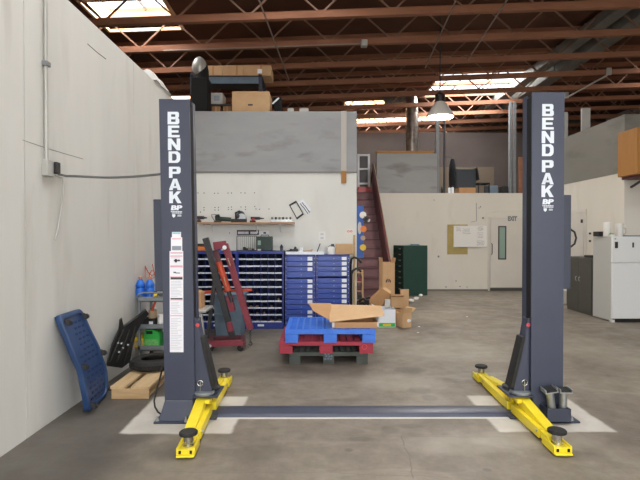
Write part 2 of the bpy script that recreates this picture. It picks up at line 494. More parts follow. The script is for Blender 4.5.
    L.new(rr, b.inputs['Roughness'])
    bp = N.new('ShaderNodeBump'); bp.inputs['Strength'].default_value = 0.12; bp.inputs['Distance'].default_value = 0.01
    L.new(noise(30).outputs['Fac'], bp.inputs['Height']); L.new(bp.outputs[0], b.inputs['Normal'])
    return m
M['floor'] = floor_material()

def wall_material(name, c0, c1, stain, amt, seams=None, axis='Y', sscale=(1, 1.2, 0.25)):
    m, nt, b = node_mat(name)
    N, L = nt.nodes, nt.links
    tc = N.new('ShaderNodeTexCoord')
    mp = N.new('ShaderNodeMapping'); mp.inputs['Scale'].default_value = sscale
    L.new(tc.outputs['Object'], mp.inputs[0])
    n = N.new('ShaderNodeTexNoise'); n.inputs['Scale'].default_value = 0.9; n.inputs['Detail'].default_value = 6; n.inputs['Roughness'].default_value = 0.6
    L.new(mp.outputs[0], n.inputs['Vector'])
    r = N.new('ShaderNodeValToRGB'); r.color_ramp.elements[0].position = 0.35; r.color_ramp.elements[1].position = 0.65
    r.color_ramp.elements[0].color = hexc(c0); r.color_ramp.elements[1].color = hexc(c1)
    L.new(n.outputs['Fac'], r.inputs[0])
    n2 = N.new('ShaderNodeTexNoise'); n2.inputs['Scale'].default_value = 2.2; n2.inputs['Detail'].default_value = 5; n2.inputs['Distortion'].default_value = 0.3
    L.new(mp.outputs[0], n2.inputs['Vector'])
    r2 = N.new('ShaderNodeValToRGB'); r2.color_ramp.elements[0].position = 0.56; r2.color_ramp.elements[1].position = 0.76
    r2.color_ramp.elements[0].color = (0, 0, 0, 1); r2.color_ramp.elements[1].color = (amt,)*3 + (1,)
    L.new(n2.outputs['Fac'], r2.inputs[0])
    x = N.new('ShaderNodeMix'); x.data_type = 'RGBA'
    L.new(r2.outputs[0], x.inputs[0]); L.new(r.outputs[0], x.inputs[6]); x.inputs[7].default_value = hexc(stain)
    L.new(x.outputs[2], b.inputs['Base Color'])
    b.inputs['Roughness'].default_value = 0.65
    bp = N.new('ShaderNodeBump'); bp.inputs['Strength'].default_value = 0.08; bp.inputs['Distance'].default_value = 0.01
    n3 = N.new('ShaderNodeTexNoise'); n3.inputs['Scale'].default_value = 25; L.new(tc.outputs['Object'], n3.inputs['Vector'])
    L.new(n3.outputs['Fac'], bp.inputs['Height']); L.new(bp.outputs[0], b.inputs['Normal'])
    return m
M['wall_left'] = wall_material('painted_block_wall', '#cccac4', '#d7d5cf', '#a8a196', 0.45)
M['wall_office'] = wall_material('white_drywall', '#dadad4', '#e1e0da', '#c6bfb4', 0.3, sscale=(1, 1, 0.4))
M['wall_grey'] = wall_material('grey_parapet', '#939496', '#a0a1a1', '#6d6a64', 0.75, sscale=(0.5, 0.5, 1.6))
M['wall_grey_shaded'] = wall_material('shaded_side_parapet', '#7c7a73', '#86847d', '#625f59', 0.6, sscale=(0.5, 0.5, 1.6))  # shade on the side parapet put into a darker grey
M['wall_back'] = wall_material('cream_wall', '#dcd7cc', '#e2ddd3', '#b9ae9f', 0.35, sscale=(1, 1, 0.4))
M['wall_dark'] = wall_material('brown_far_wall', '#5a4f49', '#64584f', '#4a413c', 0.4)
M['wall_outer'] = wall_material('outer_block', '#b5b0a8', '#c0bbb3', '#96908a', 0.3)
M['groove'] = mat('groove_grey', '#7d7a76', 0.9)  # grey for wall cracks, joint lines, holes and the baseboard
M['white_line'] = mat('white_floor_line', '#cfcac2', 0.6)

struct('floor', MB().box(-9.2, 12.2, -9, YEND + 0.2, -0.2, 0), 'floor')
# side wall with its panel joints cut as narrow gaps
wl = MB()
joints = [at(26, 240, 1).y * 0 + 3.83, 6.1]
ys = [-3.0] + joints + [YO + 0.1]
for a, c in zip(ys[:-1], ys[1:]):
    wl.box(XL - 0.2, XL, a + 0.006, c - 0.006, 0, 3.82)
wl.box(XL - 0.2, XL - 0.012, -3.0, YO + 0.1, 0, 3.82)
struct('wall_left', wl, 'wall_left')

# office box: white lower wall, grey parapet, side return along the stair
struct('wall_office', MB().box(XL, 0.71, YO, YO + 0.15, 0, 2.785).box(0.56, 0.71, YO + 0.15, YB + 0.6, 0, 2.785), 'wall_office')
struct('wall_parapet', MB().box(XL, 0.71, YO - 0.02, YO + 0.13, 2.785, 3.885).box(0.56, 0.71, YO + 0.13, YB - 0.6, 2.785, 3.885), 'wall_grey')
struct('trim_1', MB().box(XL, 0.71, YO - 0.026, YO - 0.02, 2.765, 2.787), 'groove')
pc = at(341, 171, YO - 0.03); pd = at(346.5, 171, YO - 0.03)
struct('trim_2', MB().box(pc.x, pd.x, YO - 0.05, YO - 0.02, pc.z, 3.885), 'wall_outer')
wb = at(341, 183, YO - 0.03)
struct('trim_3', MB().box(pc.x + 0.005, pd.x - 0.005, YO - 0.06, YO, wb.z, pc.z), 'ochre')
struct('ceiling_office', MB().box(XL - 3, 0.71, YO + 0.1, YB + 0.5, 2.70, 2.80), 'wall_dark')

# far shop wall with the mezzanine floor over it
struct('wall_back', MB().box(1.66, XR + 0.15, YB, YB + 0.15, 0, 2.85), 'wall_back')
struct('ceiling_mezzanine', MB().box(1.66, 12, YB + 0.02, YEND, 2.74, 2.84).box(-5, 1.66, YB + 0.5, YEND, 2.74, 2.84), 'wall_dark')
pa, pb = at(377, 153.5, YB), at(437, 153.5, YB)
struct('wall_screen', MB().box(pa.x, pb.x, YB - 0.02, YB + 0.1, 2.85, pa.z), 'wall_grey')
struct('trim_4', MB().box(pa.x - 0.02, pb.x - 0.1, YB - 0.05, YB + 0.15, pa.z, pa.z + 0.07), 'ochre')

# office beside the fridge
struct('wall_right', MB().box(XR, XR + 0.15, YR, YB + 0.15, 0, 2.88).box(XR + 0.15, 12, YR, YR + 0.15, 0, 2.88), 'wall_back')
struct('wall_upper', MB().box(XR - 0.01, XR + 0.15, YR - 0.01, YB + 0.0, 2.88, 4.03).box(XR + 0.15, 12, YR - 0.01, YR + 0.15, 2.88, 4.03), 'wall_grey_shaded')
struct('ceiling_store', MB().box(XR + 0.1, 12, YR + 0.1, YB + 0.1, 2.78, 2.87), 'wall_dark')
struct('baseboard_back', MB().box(1.66, XR, YB - 0.012, YB, 0, 0.05), 'groove')

# outer shell of the hall
struct('wall_rear', MB().box(-9.2, 12.2, YEND, YEND + 0.2, 0, 6.8), 'wall_dark')
struct('wall_east', MB().box(12, 12.2, -3, YEND, 0, 6.8), 'wall_outer')
struct('wall_west', MB().box(-9.2, -9, -3, YEND, 0, 6.8), 'wall_outer')
# street side: the roll-up door the photographer stands in front of is open
struct('wall_front', MB().box(-9.2, -2.2, -3.2, -3, 0, 6.8).box(5.6, 12.2, -3.2, -3, 0, 6.8).box(-2.2, 5.6, -3.2, -3, 4.6, 6.8), 'wall_outer')

# ------------------------------------------------------------------ roof
sky = [(-4.3, -2.83, 8.75, 10.0), (3.45, 6.0, 13.5, 15.6), (-4.9, -3.7, 14.6, 16.0), (0.9, 2.3, 15.9, 16.9), (1.35, 5.2, 17.8, 19.6),
       (-1.6, 0.2, 1.6, 4.4), (2.4, 4.2, 1.6, 4.4), (-1.6, 0.2, -1.8, 0.6), (2.6, 4.4, -1.8, 0.6), (6.6, 8.0, 4.2, 6.6), (8.6, 10.0, 10.8, 12.4), (-1.4, 0.4, 5.4, 7.6)]  # all unseen; the last added to brighten the side wall and cabinets
xs = sorted(set([-9.2, 12.2] + [v for r in sky for v in r[:2]]))
yy = sorted(set([-3.2, YEND + 0.2] + [v for r in sky for v in r[2:]]))
roof = MB()
def slopebox(mb, x0, x1, y0, y1, dz0, dz1):
    a, b_ = zdeck(x0), zdeck(x1)
    mb.hexa([Vector(p) for p in ((x0,y0,a+dz0),(x1,y0,b_+dz0),(x1,y1,b_+dz0),(x0,y1,a+dz0),(x0,y0,a+dz1),(x1,y0,b_+dz1),(x1,y1,b_+dz1),(x0,y1,a+dz1))])
for a, c in zip(xs[:-1], xs[1:]):
    for d, e in zip(yy[:-1], yy[1:]):
        if any(r[0] <= a and c <= r[1] and r[2] <= d and e <= r[3] for r in sky): continue
        slopebox(roof, a, c, d, e, 0, 0.06)
struct('ceiling', roof, 'deck')
mp_, nt_, b_ = node_mat('skylight_pane')
tr = nt_.nodes.new('ShaderNodeBsdfTransparent'); tl = nt_.nodes.new('ShaderNodeBsdfTranslucent'); mx = nt_.nodes.new('ShaderNodeMixShader')
tr.inputs[0].default_value = (0.88, 0.94, 1.0, 1); tl.inputs[0].default_value = (0.9, 0.92, 0.92, 1)
mx.inputs[0].default_value = 0.35
nt_.links.new(tr.outputs[0], mx.inputs[1]); nt_.links.new(tl.outputs[0], mx.inputs[2])
nt_.links.new(mx.outputs[0], nt_.nodes['Material Output'].inputs[0])
M['pane'] = mp_
SKYL = []
for i, (x0, x1, y0, y1) in enumerate(sky):
    cb = MB(); t = 0.05; hc = 0.42 if i != 1 else 0.12
    slopebox(cb, x0 - t, x0, y0 - t, y1 + t, -0.06, hc); slopebox(cb, x1, x1 + t, y0 - t, y1 + t, -0.06, hc)
    slopebox(cb, x0, x1, y0 - t, y0, -0.06, hc); slopebox(cb, x0, x1, y1, y1 + t, -0.06, hc)
    w = struct('window_%d' % (i + 1), cb, 'plywood')
    mu = MB()
    n = 2 if x1 - x0 < 2 else 3
    for k in range(1, n):
        xm = x0 + (x1 - x0) * k / n
        slopebox(mu, xm - 0.015, xm + 0.015, y0, y1, hc - 0.06, hc)
    part('window_bar', mu, 'grey_metal', w)
    pn = MB(); slopebox(pn, x0 - t, x1 + t, y0 - t, y1 + t, hc, hc + 0.01)
    part('pane', pn, 'pane', w)
    SKYL.append(((x0 + x1) / 2, (y0 + y1) / 2, zdeck((x0 + x1) / 2) + hc - 0.08, x1 - x0, y1 - y0))

# ------------------------------------------------------------------ open-web joists
ORD = ['second', 'third', 'fourth', 'fifth', 'sixth', 'seventh', 'eighth', 'ninth', 'tenth', 'eleventh', 'twelfth']
JS = [8.29 + 1.22 * k for k in range(-1, 10)]
for i, y in enumerate(JS):
    nm = 'first' if i == 0 else ORD[i - 1]
    near = ('brown open-web roof joist out of sight above the lift posts' if i == 0 else
            'brown open-web roof joist, %s in view counting back from the lift' % ('first' if i == 1 else ORD[i - 2]))
    t = thing('roof_joist', near, 'roof joist', (0, y, zdeck(0)), 'open web roof joists')
    def zz(x, d): return zdeck(x) + d
    tc_ = MB(); x0, x1 = -9, 12
    for (d0, d1, nme) in ((-0.10, 0.0, 'top_chord'), (-0.70, -0.585, 'bottom_chord')):
        c = MB(); a0, a1 = zdeck(x0), zdeck(x1)
        c.hexa([Vector(p) for p in ((x0,y-.05,a0+d0),(x1,y-.05,a1+d0),(x1,y+.05,a1+d0),(x0,y+.05,a0+d0),(x0,y-.05,a0+d1),(x1,y-.05,a1+d1),(x1,y+.05,a1+d1),(x0,y+.05,a0+d1))])
        part(nme, c, 'wood_beam', t)
    wb_ = MB(); s = 0.62; x = x0 + 0.2 + 0.17 * i; k = 0
    while x + s < x1:
        za, zb = (-0.62, -0.05) if k % 2 == 0 else (-0.05, -0.62)
        wb_.bar((x, y, zz(x, za)), (x + s, y, zz(x + s, zb)), 0.028, 0.028)
        x += s; k += 1
    part('web', wb_, 'web', t)

# galvanised ducts running back under the deck, pipes along the roof
for k, (xd, r, zo) in enumerate(((5.85, 0.14, -0.24), (6.45, 0.19, -0.28))):
    mb = MB(); mb.box(xd - r, xd + r, 6, 17.5, zdeck(xd) + zo - 0.1, zdeck(xd) + zo + 0.12)
    for q in range(9):
        mb.box(xd - r - 0.012, xd + r + 0.012, 6.6 + 1.22 * q, 6.65 + 1.22 * q, zdeck(xd) + zo - 0.112, zdeck(xd) + zo + 0.13)
    solo('air_duct', mb, 'girder', ('narrower' if k == 0 else 'wider') + ' grey metal duct running back through the roof joists', 'duct', 'ducts under the roof', bevel=0.01)
for k, (p, q, lab) in enumerate((
        ((255, -2, 7.2), (264, 66, 11.4), 'thin pale conduit crossing the joists above the stacked cardboard boxes'),
        ((464, -2, 7.2), (478, 60, 10.9), 'thin pale conduit crossing the joists in front of the hanging lamp'),
        ((520, -2, 7.2), (507, 52, 10.5), 'thin pale conduit crossing the joists above the right post'))):
    a, c = at(*p), at(*q)
    zt = zdeck(a.x) - 0.72
    a2 = Vector((a.x, a.y, zdeck(a.x) - 0.725)); c2 = Vector((a.x + 0.25, c.y, zdeck(a.x) - 0.715))
    solo('roof_conduit', MB().tube(a2, c2, 0.014, 8), 'web_light', lab, 'conduit', 'conduits across the joists')
solo('roof_conduit', MB().tube((6.95, 11.47, 5.47), (6.95, 13.46, 5.47), 0.022, 8).box(6.9, 7.0, 11.45, 11.5, 5.45, 5.62).box(6.9, 7.0, 13.4, 13.45, 5.45, 5.62), 'conduit', 'short pale pipe under the joists beside the top of the right post', 'conduit', 'conduits across the joists')
# long pipe under the second joist in view
a = Vector((-3.0, 9.38, zdeck(-3.0) - 0.73)); c = Vector((at(362, 46, 9.4).x, 9.38, zdeck(0.9) - 0.73))
t = thing('ceiling_pipe', 'pale pipe slung under the second roof joist, ending in a square box', 'pipe', ((a.x + c.x) / 2, 9.38, a.z))
part('pipe', MB().tube(a, c, 0.014, 10), 'web_light', t)
part('junction_box', MB().box(c.x - 0.02, c.x + 0.1, 9.31, 9.45, c.z - 0.06, c.z + 0.06), 'conduit', t, 0.008)

# ================================================================== TWO-POST LIFT
YF = 4.225          # front faces of the posts
def arm(root, pv, tip, side, name='swing_arm', back=False):
    """yellow arm from pivot pv to tip (x, y); side +1 when the raised web sits toward +x"""
    pv = Vector((pv[0], pv[1], 0)); tip = Vector((tip[0], tip[1], 0))
    d = (tip - pv); Ln = d.length; d.normalize(); n = Vector((-d.y, d.x, 0))
    if n.x * side < 0: n = -n
    def P(u, v, z): return pv + d * u + n * v + Vector((0, 0, z))
    mb = MB()
    hw = 0.064
    # inner box section, bottom plate thinner toward the tip
    def sec(u0, u1, v0, v1, za0, za1, zb0, zb1):
        mb.hexa([P(u0, v0, za0), P(u0, v1, za0), P(u1, v1, zb0), P(u1, v0, zb0), P(u0, v0, za1), P(u0, v1, za1), P(u1, v1, zb1), P(u1, v0, zb1)])
    sec(-0.05, Ln * 0.66, -hw, hw, 0.025, 0.105, 0.025, 0.10)
    # raised stiffening web along one side, full height at the pivot
    sec(-0.05, Ln * 0.72, hw - 0.085, hw, 0.105, 0.20, 0.10, 0.106)
    sec(-0.05, 0.10, -hw, hw - 0.085, 0.165, 0.196, 0.155, 0.186)
    # extension tube
    sec(Ln * 0.55, Ln - 0.12, -hw + 0.012, hw - 0.012, 0.028, 0.092, 0.028, 0.088)
    a = part(name, mb, 'yellow', root, 0.006)
    # end shoe with two slots
    sh = MB()
    def sec2(m, u0, u1, v0, v1, z0, z1):
        m.hexa([P(u0, v0, z0), P(u0, v1, z0), P(u1, v1, z0), P(u1, v0, z0), P(u0, v0, z1), P(u0, v1, z1), P(u1, v1, z1), P(u1, v0, z1)])
    sec2(sh, Ln - 0.20, Ln + 0.02, -hw, hw, 0.010, 0.026)
    sec2(sh, Ln - 0.16, Ln + 0.0, -hw + 0.008, hw - 0.008, 0.026, 0.062)
    sec2(sh, Ln - 0.20, Ln + 0.0, -hw - 0.004, -hw + 0.012, 0.012, 0.074)
    sec2(sh, Ln - 0.20, Ln + 0.0, hw - 0.012, hw + 0.004, 0.012, 0.074)
    s_ = part('end_shoe', sh, 'yellow', a, 0.004)
    for v in (-0.04, 0.04):
        sl = MB(); sec2(sl, Ln - 0.002, Ln + 0.003, v - 0.009, v + 0.009, 0.032, 0.056)
        part('slot', sl, 'matte_black', a)
    pc = P(Ln - 0.08, 0.006 * (1 if back else -1), 0)
    part('pad_screw', MB().lathe(pc, [(0.042, 0.06), (0.042, 0.074), (0.036, 0.076), (0.036, 0.142)], 20), 'steel', a)
    part('lift_pad', MB().lathe(pc, [(0.04, 0.138), (0.064, 0.142), (0.068, 0.147), (0.068, 0.162), (0.062, 0.168), (0.02, 0.167)], 28), 'rubber', a, label='round black rubber lift pad')
    if True:
        for v in (-hw - 0.004, hw + 0.004):
            w = MB().tube(P(Ln * 0.66 - 0.03, v - 0.004, 0.075), P(Ln * 0.66 - 0.03, v + 0.004, 0.075), 0.011, 10)
            part('stop_bolt', w, 'zinc', a)
    return a

def lift_post(label, xo, xi, H, arms, right):
    s = 1 if xi > xo else -1           # toward the bay
    Y0, Y1 = YF, YF + 0.195
    base = Vector(((xo + xi) / 2, (Y0 + Y1) / 2, 0))
    t = thing('lift_post', label, 'car lift', base, 'posts of the two-post car lift')
    X = lambda u: xi + s * u           # u measured inward from the post's inner edge
    col = MB()
    th = 0.014
    col.box(xo, xi, Y0, Y0 + th, 0.016, H)
    col.box(xo, xo + s * th, Y0 + th, Y1 - th, 0.016, H)
    col.box(xo, xi, Y1 - th, Y1, 0.016, H)
    col.box(xi - s * th, xi, Y0 + th, Y0 + 0.016, 0.016, H)
    col.box(xi - s * th, xi, Y1 - 0.082, Y1 - th, 0.016, H)
    part('column', col, 'post', t, 0.006)
    part('slot_dark_fill', MB().box(xo + s * 0.05, xi - s * 0.005, Y0 + 0.02, Y1 - 0.02, 0.25, H - 0.03), 'matte_black', t, label='black strip seen inside the column slot')  # black box added so the open slot reads dark
    part('top_plate', MB().box(xo + s * 0.01, xi - s * 0.03, Y0 + th, Y1 - th, H - 0.03, H - 0.008), 'post_dark', t)
    # base plate and flared foot
    part('base_plate', MB().box(xo - s * (0.10 if right else 0.07), xi + s * 0.09, YF - 0.10, YF + 0.40, 0, 0.016), 'post_dark', t, 0.003)
    if not right:
        g = MB()
        g.hexa([Vector(p) for p in ((xo - s*.035, YF-.07, .016), (xi - s*.02, YF-.07, .016), (xi - s*.02, YF, .016), (xo - s*.035, YF, .016),
                                    (xo, YF-.006, .168), (xi - s*.02, YF-.006, .168), (xi - s*.02, YF, .168), (xo, YF, .168))])
        g.hexa([Vector(p) for p in ((xo - s*.035, YF-.07, .016), (xo, YF-.07, .016), (xo, YF+.15, .016), (xo - s*.035, YF+.15, .016),
                                    (xo - s*.002, YF-.004, .168), (xo, YF-.004, .168), (xo, YF+.15, .168), (xo - s*.002, YF+.15, .168))])
        part('foot_gusset', g, 'post', t, 0.002)
        part('weld_line', MB().box(xo + s * 0.012, xi - s * 0.03, YF - 0.009, YF - 0.005, 0.168, 0.172), 'grey_metal', t)
    for bx, by in ((xo - s * .045, YF - .065), (xi - s * .06, YF - .085), (xo - s * .045, YF + .33)):
        part('anchor_bolt', MB().lathe((bx, by, 0.016), [(0.017, 0), (0.017, 0.004), (0.013, 0.004), (0.013, 0.016), (0.007, 0.016), (0.007, 0.04)], 12), 'zinc', t)
    # cover box on the outer side
    zb0, zb1 = (1.15, 1.985) if right else (1.13, 1.945)
    part('side_cover', MB().box(xo, xo - s * 0.075, YF + 0.02, YF + 0.17, zb0, zb1), 'post_dark', t, 0.005)
    if not right:      # the near-wall post leans a touch toward the wall
        for ch in t.children:
            if ch.name.split('.')[0] in ('column', 'slot_dark_fill', 'top_plate', 'side_cover'):
                for v in ch.data.vertices: v.co.x -= 0.0163 * v.co.z
    # writing
    fy = YF - 0.0012
    f = lambda u, v, d: Vector((u, fy - d * 0.002, v))
    let = MB()
    k = H / 2.82
    px0 = 0.5 * (xo + xi) + (0.0 if not right else 0.0)
    cx = at(173.8, 150, YF).x if not right else at(547.7, 150, YF).x
    rows = [('B', 112, 124.5), ('E', 125.7, 137.5), ('N', 138.6, 150.4), ('D', 151.5, 163), ('P', 166.8, 178), ('A', 178.8, 190.2), ('K', 191.4, 203.2)] if not right else \
           [('B', 103.8, 116), ('E', 117.5, 129.3), ('N', 130.8, 143), ('D', 144, 156), ('P', 160, 172), ('A', 172.8, 184.3), ('K', 185.2, 197)]
    for ch, y0, y1 in rows:
        z0, z1 = at(320, y1, YF).z, at(320, y0, YF).z
        tm = glyph_mb(ch, lambda u, v, d, zc=(z0+z1)/2: f(u + cx, v + zc, d), 0.102 if ch not in 'NKA' else 0.108, z1 - z0) if right else glyph_mb(ch, lambda u, v, d, zc=(z0+z1)/2, sx=at(173.6 + (y0 - 112) * 0.0215, 150, YF).x: f(u + sx, v + zc, d), 0.102 if ch not in 'NKA' else 0.108, z1 - z0)
        let.add(tm.v, tm.f)
    part('lettering', let, 'letter', t, label='large white letters reading BENDPAK down the column', smooth=False)
    yb = (205.3, 210.3) if not right else (199.0, 204.3)
    z0, z1 = at(320, yb[1], YF).z, at(320, yb[0], YF).z
    lg = MB()
    if not right: cx = at(175.9, 150, YF).x
    tm = text_mb('BP', lambda u, v, d: f(u + cx + 0.006 + v * 0.15, v + (z0+z1)/2, d), 0.096, z1 - z0, 0.05); lg.add(tm.v, tm.f)
    def bar(u0, u1, za, zb): lg.box(cx + u0, cx + u1, fy - 0.001, fy + 0.0, za, zb)
    dz = at(320, 200, YF).z - at(320, 201, YF).z
    zt = z0 - 0.9 * dz
    q = -0.045
    random.seed(3)
    while q < 0.05:
        wq = random.uniform(0.008, 0.018); bar(q, min(q + wq, 0.052), zt - 0.9 * dz, zt); q += wq + 0.003
    q = -0.035
    while q < 0.05:
        wq = random.uniform(0.008, 0.018); bar(q, min(q + wq, 0.052), zt - 2.3 * dz, zt - 1.4 * dz); q += wq + 0.003
    # small shield and two short lines
    sz = zt - 4.6 * dz
    lg.prism([(-0.034, 0.014), (-0.006, 0.014), (-0.006, -0.004), (-0.020, -0.018), (-0.034, -0.004)],
             lambda p: Vector((cx + p[0], fy, sz + p[1])), lambda p: Vector((cx + p[0], fy - 0.001, sz + p[1])))
    for a_, b_ in ((0.004, 0.009), (-0.005, 0.0)): bar(0.012, 0.046, sz + a_, sz + b_)
    part('logo', lg, 'letter', t, label='small white BP logo under the lettering', smooth=False)
    # carriage with its sloping guard, arm yokes
    car = MB()
    poly = [(-0.03, 0.90), (0.012, 0.88), (0.06, 0.60), (0.135, 0.27), (0.15, 0.20), (-0.03, 0.20)]
    for ya, yb_ in ((YF + 0.035, YF + 0.055), (YF + 0.135, YF + 0.155)):
        car.prism(poly, lambda p: Vector((X(p[0]), ya, p[1])), lambda p: Vector((X(p[0]), yb_, p[1])))
    car.hexa([Vector(p) for p in ((X(.13), YF+.055, .22), (X(.142), YF+.055, .22), (X(.142), YF+.135, .22), (X(.13), YF+.135, .22),
                                  (X(0), YF+.055, .88), (X(.014), YF+.055, .88), (X(.014), YF+.135, .88), (X(0), YF+.135, .88))])
    c_ = part('carriage', car, 'post', t, 0.003)
    rb = MB()
    A, B = Vector((X(0.038), 0, 0.72)), Vector((X(0.145), 0, 0.27))
    rb.hexa([Vector((A.x, YF+.02, A.z)), Vector((A.x + s*.03, YF+.02, A.z)), Vector((A.x + s*.03, YF+.15, A.z)), Vector((A.x, YF+.15, A.z)),
             Vector((B.x - s*.005, YF+.02, B.z)), Vector((B.x + s*.03, YF+.02, B.z)), Vector((B.x + s*.03, YF+.15, B.z)), Vector((B.x - s*.005, YF+.15, B.z))])
    part('door_guard', rb, 'rubber', c_, 0.004, label='black rubber strip on the sloping edge')
    part('marker', MB().tube((X(0.012), YF + 0.028, 0.83), (X(0.012), YF + 0.036, 0.83), 0.017, 16), 'red_light', c_, label='small red round marker')
    yk = MB()
    yk.box(X(-0.02), X(0.20), YF - 0.03, YF + 0.28, 0.198, 0.214)
    yk.box(X(-0.02), X(0.19), YF - 0.02, YF + 0.27, 0.006, 0.022)
    yk.box(X(-0.02), X(0.02), YF + 0.0, YF + 0.20, 0.02, 0.20)
    part('yoke', yk, 'post_dark', c_, 0.004)
    for (pv, tip, back) in arms:
        pv = Vector((pv[0], pv[1], 0))
        a = arm(t, pv, tip, -1 if not right else 1, back=back)
        rd = MB()
        rd.lathe((pv.x, pv.y, 0.215), [(0.085, 0), (0.09, 0.004), (0.09, 0.02), (0.083, 0.026)], 28)
        part('arm_gear', rd, 'grey_metal' if not back else 'dark_metal', a, label='toothed grey restraint disc over the pivot')
        part('pivot_pin', MB().lathe((pv.x, pv.y, 0.0), [(0.026, 0.02), (0.026, 0.215), (0.02, 0.235)], 16), 'steel', a)
    # pull pin with ring on the front gear
    pv = arms[0][0]
    pin = MB().tube((pv[0] - s*.03, pv[1] - 0.02, 0.235), (pv[0] - s*.03, pv[1] - 0.02, 0.33), 0.008, 10)
    pin.torus((pv[0] - s*.03, pv[1] - 0.024, 0.315), 0.024, 0.004, 20, 8, (0, 1, 0))
    part('pull_pin', pin, 'steel', t)
    return t

xlo, xli = at(164.6, 250, YF).x, at(195, 250, YF).x
xri, xro = at(531.6, 250, YF).x, at(563.8, 250, YF).x
armsL = [((xli + 0.066, YF + 0.05), (-0.968, 3.49), False), ((xli + 0.086, YF + 0.20), (-1.018, 5.30), True)]
armsR = [((xri - 0.075, YF + 0.05), (1.805, 3.51), False), ((xri - 0.085, YF + 0.20), (1.83, 5.45), True)]
LP = lift_post('blue-grey lift post with the strip of white warning stickers, beside the cart of blue bottles', xlo, xli, 2.822, armsL, False)
RP = lift_post('blue-grey lift post with two spare height adapters racked at its foot, near the white fridge', xro, xri, 2.885, armsR, True)

# stickers down the left post
def decal(x0, x1, y0, y1, mt, name, d=0.0008, lab=None, parent=None):
    a = at(x0, y1, YF); c = at(x1, y0, YF)
    return part(name, MB().box(a.x, c.x, YF - d, YF - d + 0.0006, a.z, c.z), mt, parent or LP, label=lab)
st = decal(172, 181, 232, 237.3, 'decal', 'sticker', lab='small sticker with a teal band')
decal(172.5, 180.5, 232.4, 234, 'decal_teal', 'teal_band', 0.0016, parent=st)
st = decal(171, 182.2, 237.3, 251, 'decal', 'sticker', lab='white sticker with a grey data block')
decal(172, 181, 238.3, 239.3, 'decal_pink', 'heading', 0.0016, parent=st)
decal(172, 181.3, 246, 250.2, 'decal_grey', 'data_block', 0.0016, parent=st)
st = decal(169.9, 183.2, 251, 352.2, 'decal', 'sticker', lab='long white warning sticker with red heading bars')
rd_ = MB(); gy = MB(); bk = MB()
def dbar(mb, x0, x1, y0, y1, d=0.0016):
    a = at(x0, y1, YF); c = at(x1, y0, YF); mb.box(a.x, c.x, YF - d, YF - d + 0.0006, a.z, c.z)
for y0, y1 in ((252.3, 253.5), (255.5, 256.6), (265.4, 267.4), (276.4, 277.3), (299.5, 300.4), (315.2, 316.2)):
    dbar(rd_, 170.4, 182.7, y0, y1)
for a, b, y0, y1 in ((173.8, 180.2, 260, 261.3), (174.8, 177, 259, 262.4), (178, 179.5, 259.4, 260.4), (173.5, 176, 271.8, 273), (175.5, 180, 272.6, 273.4), (170.6, 182.6, 277.3, 279.5), (170.6, 182.6, 298, 299.4)):
    dbar(bk, a, b, y0, y1)
random.seed(5)
for y in [257.5 + 1.4*k for k in range(1)] + [281 + 1.5*k for k in range(11)] + [302 + 1.6*k for k in range(8)] + [318 + 1.7*k for k in range(19)]:
    dbar(gy, 171, random.uniform(177, 182), y, y + 0.6)
part('heading', rd_, 'decal_pink', st); part('text_line', gy, 'decal_line', st); part('pictogram', bk, 'decal_black', st)

# hose looping out of the left post's foot
a = [at(163, 366, YF + 0.12), at(160, 378, YF + 0.12), at(156, 392, YF + 0.12), at(154.2, 401, YF + 0.1), at(155, 407, YF + 0.06), at(158, 412, YF + 0.04), at(161.5, 414.5, YF + 0.02)]
part('hose', MB().path(a, 0.008, 8), 'black', LP)
# black hose loop on the right post's side cover
a = [at(570, 229, YF + .1), at(574.5, 232, YF + .1), at(576.2, 238, YF + .1), at(574.5, 244, YF + .1), at(570.5, 247, YF + .1)]
part('hose', MB().path(a, 0.009, 8), 'black', RP)

# rack with two spare height adapters at the right post's foot
a, c = at(546.5, 422.5, 4.10), at(570.3, 408.5, 4.10)
rk = MB(); rk.box(a.x, c.x, 4.085, 4.10, 0.016, c.z); rk.box(a.x, c.x, 4.205, YF, 0.016, c.z)
rk.box(a.x, a.x + .012, 4.10, 4.205, 0.016, c.z); rk.box(c.x - .012, c.x, 4.10, 4.205, 0.016, c.z); rk.box(a.x, c.x, 4.085, YF, 0.016, 0.03)
part('adapter_rack', rk, 'post_dark', RP, 0.002)
for i, (bx, tx, lab) in enumerate(((553, 549.5, 'spare lift adapter leaning against the right post, nearer the yellow arms'), (562.3, 563.5, 'spare lift adapter standing upright in the rack, farther from the yellow arms'))):
    b0 = at(bx, 418, 4.15); t0 = at(tx, 391.5, 4.13)
    b0 = Vector((b0.x, 4.15, 0.032)); 
    th_ = thing('stand_adapter', lab, 'lift adapter', b0, 'spare lift adapters')
    ax = (t0 - b0)
    part('tube', MB().tube(b0, t0, 0.033, 20), 'zinc', th_)
    hd = MB(); d = ax.normalized(); x = Vector((1, 0, 0)); x = (x - d * x.dot(d)).normalized(); y = d.cross(x)
    def Q(u, v, w_): return t0 + x * u + y * v + d * w_
    for (u0, u1, v0, v1, w0, w1) in ((-.055, .055, -.05, .05, 0, .012), (-.055, -.045, -.05, .05, .012, .036), (.045, .055, -.05, .05, .012, .036)):
        hd.hexa([Q(u0, v0, w0), Q(u1, v0, w0), Q(u1, v1, w0), Q(u0, v1, w0), Q(u0, v0, w1), Q(u1, v0, w1), Q(u1, v1, w1), Q(u0, v1, w1)])
    part('saddle', hd, 'zinc', th_, 0.002)
    pd_ = MB(); pd_.hexa([Q(-.044, -.05, .012), Q(.044, -.05, .012), Q(.044, .05, .012), Q(-.044, .05, .012), Q(-.044, -.05, .022), Q(.044, -.05, .022), Q(.044, .05, .022), Q(-.044, .05, .022)])
    part('saddle_pad', pd_, 'rubber', th_)

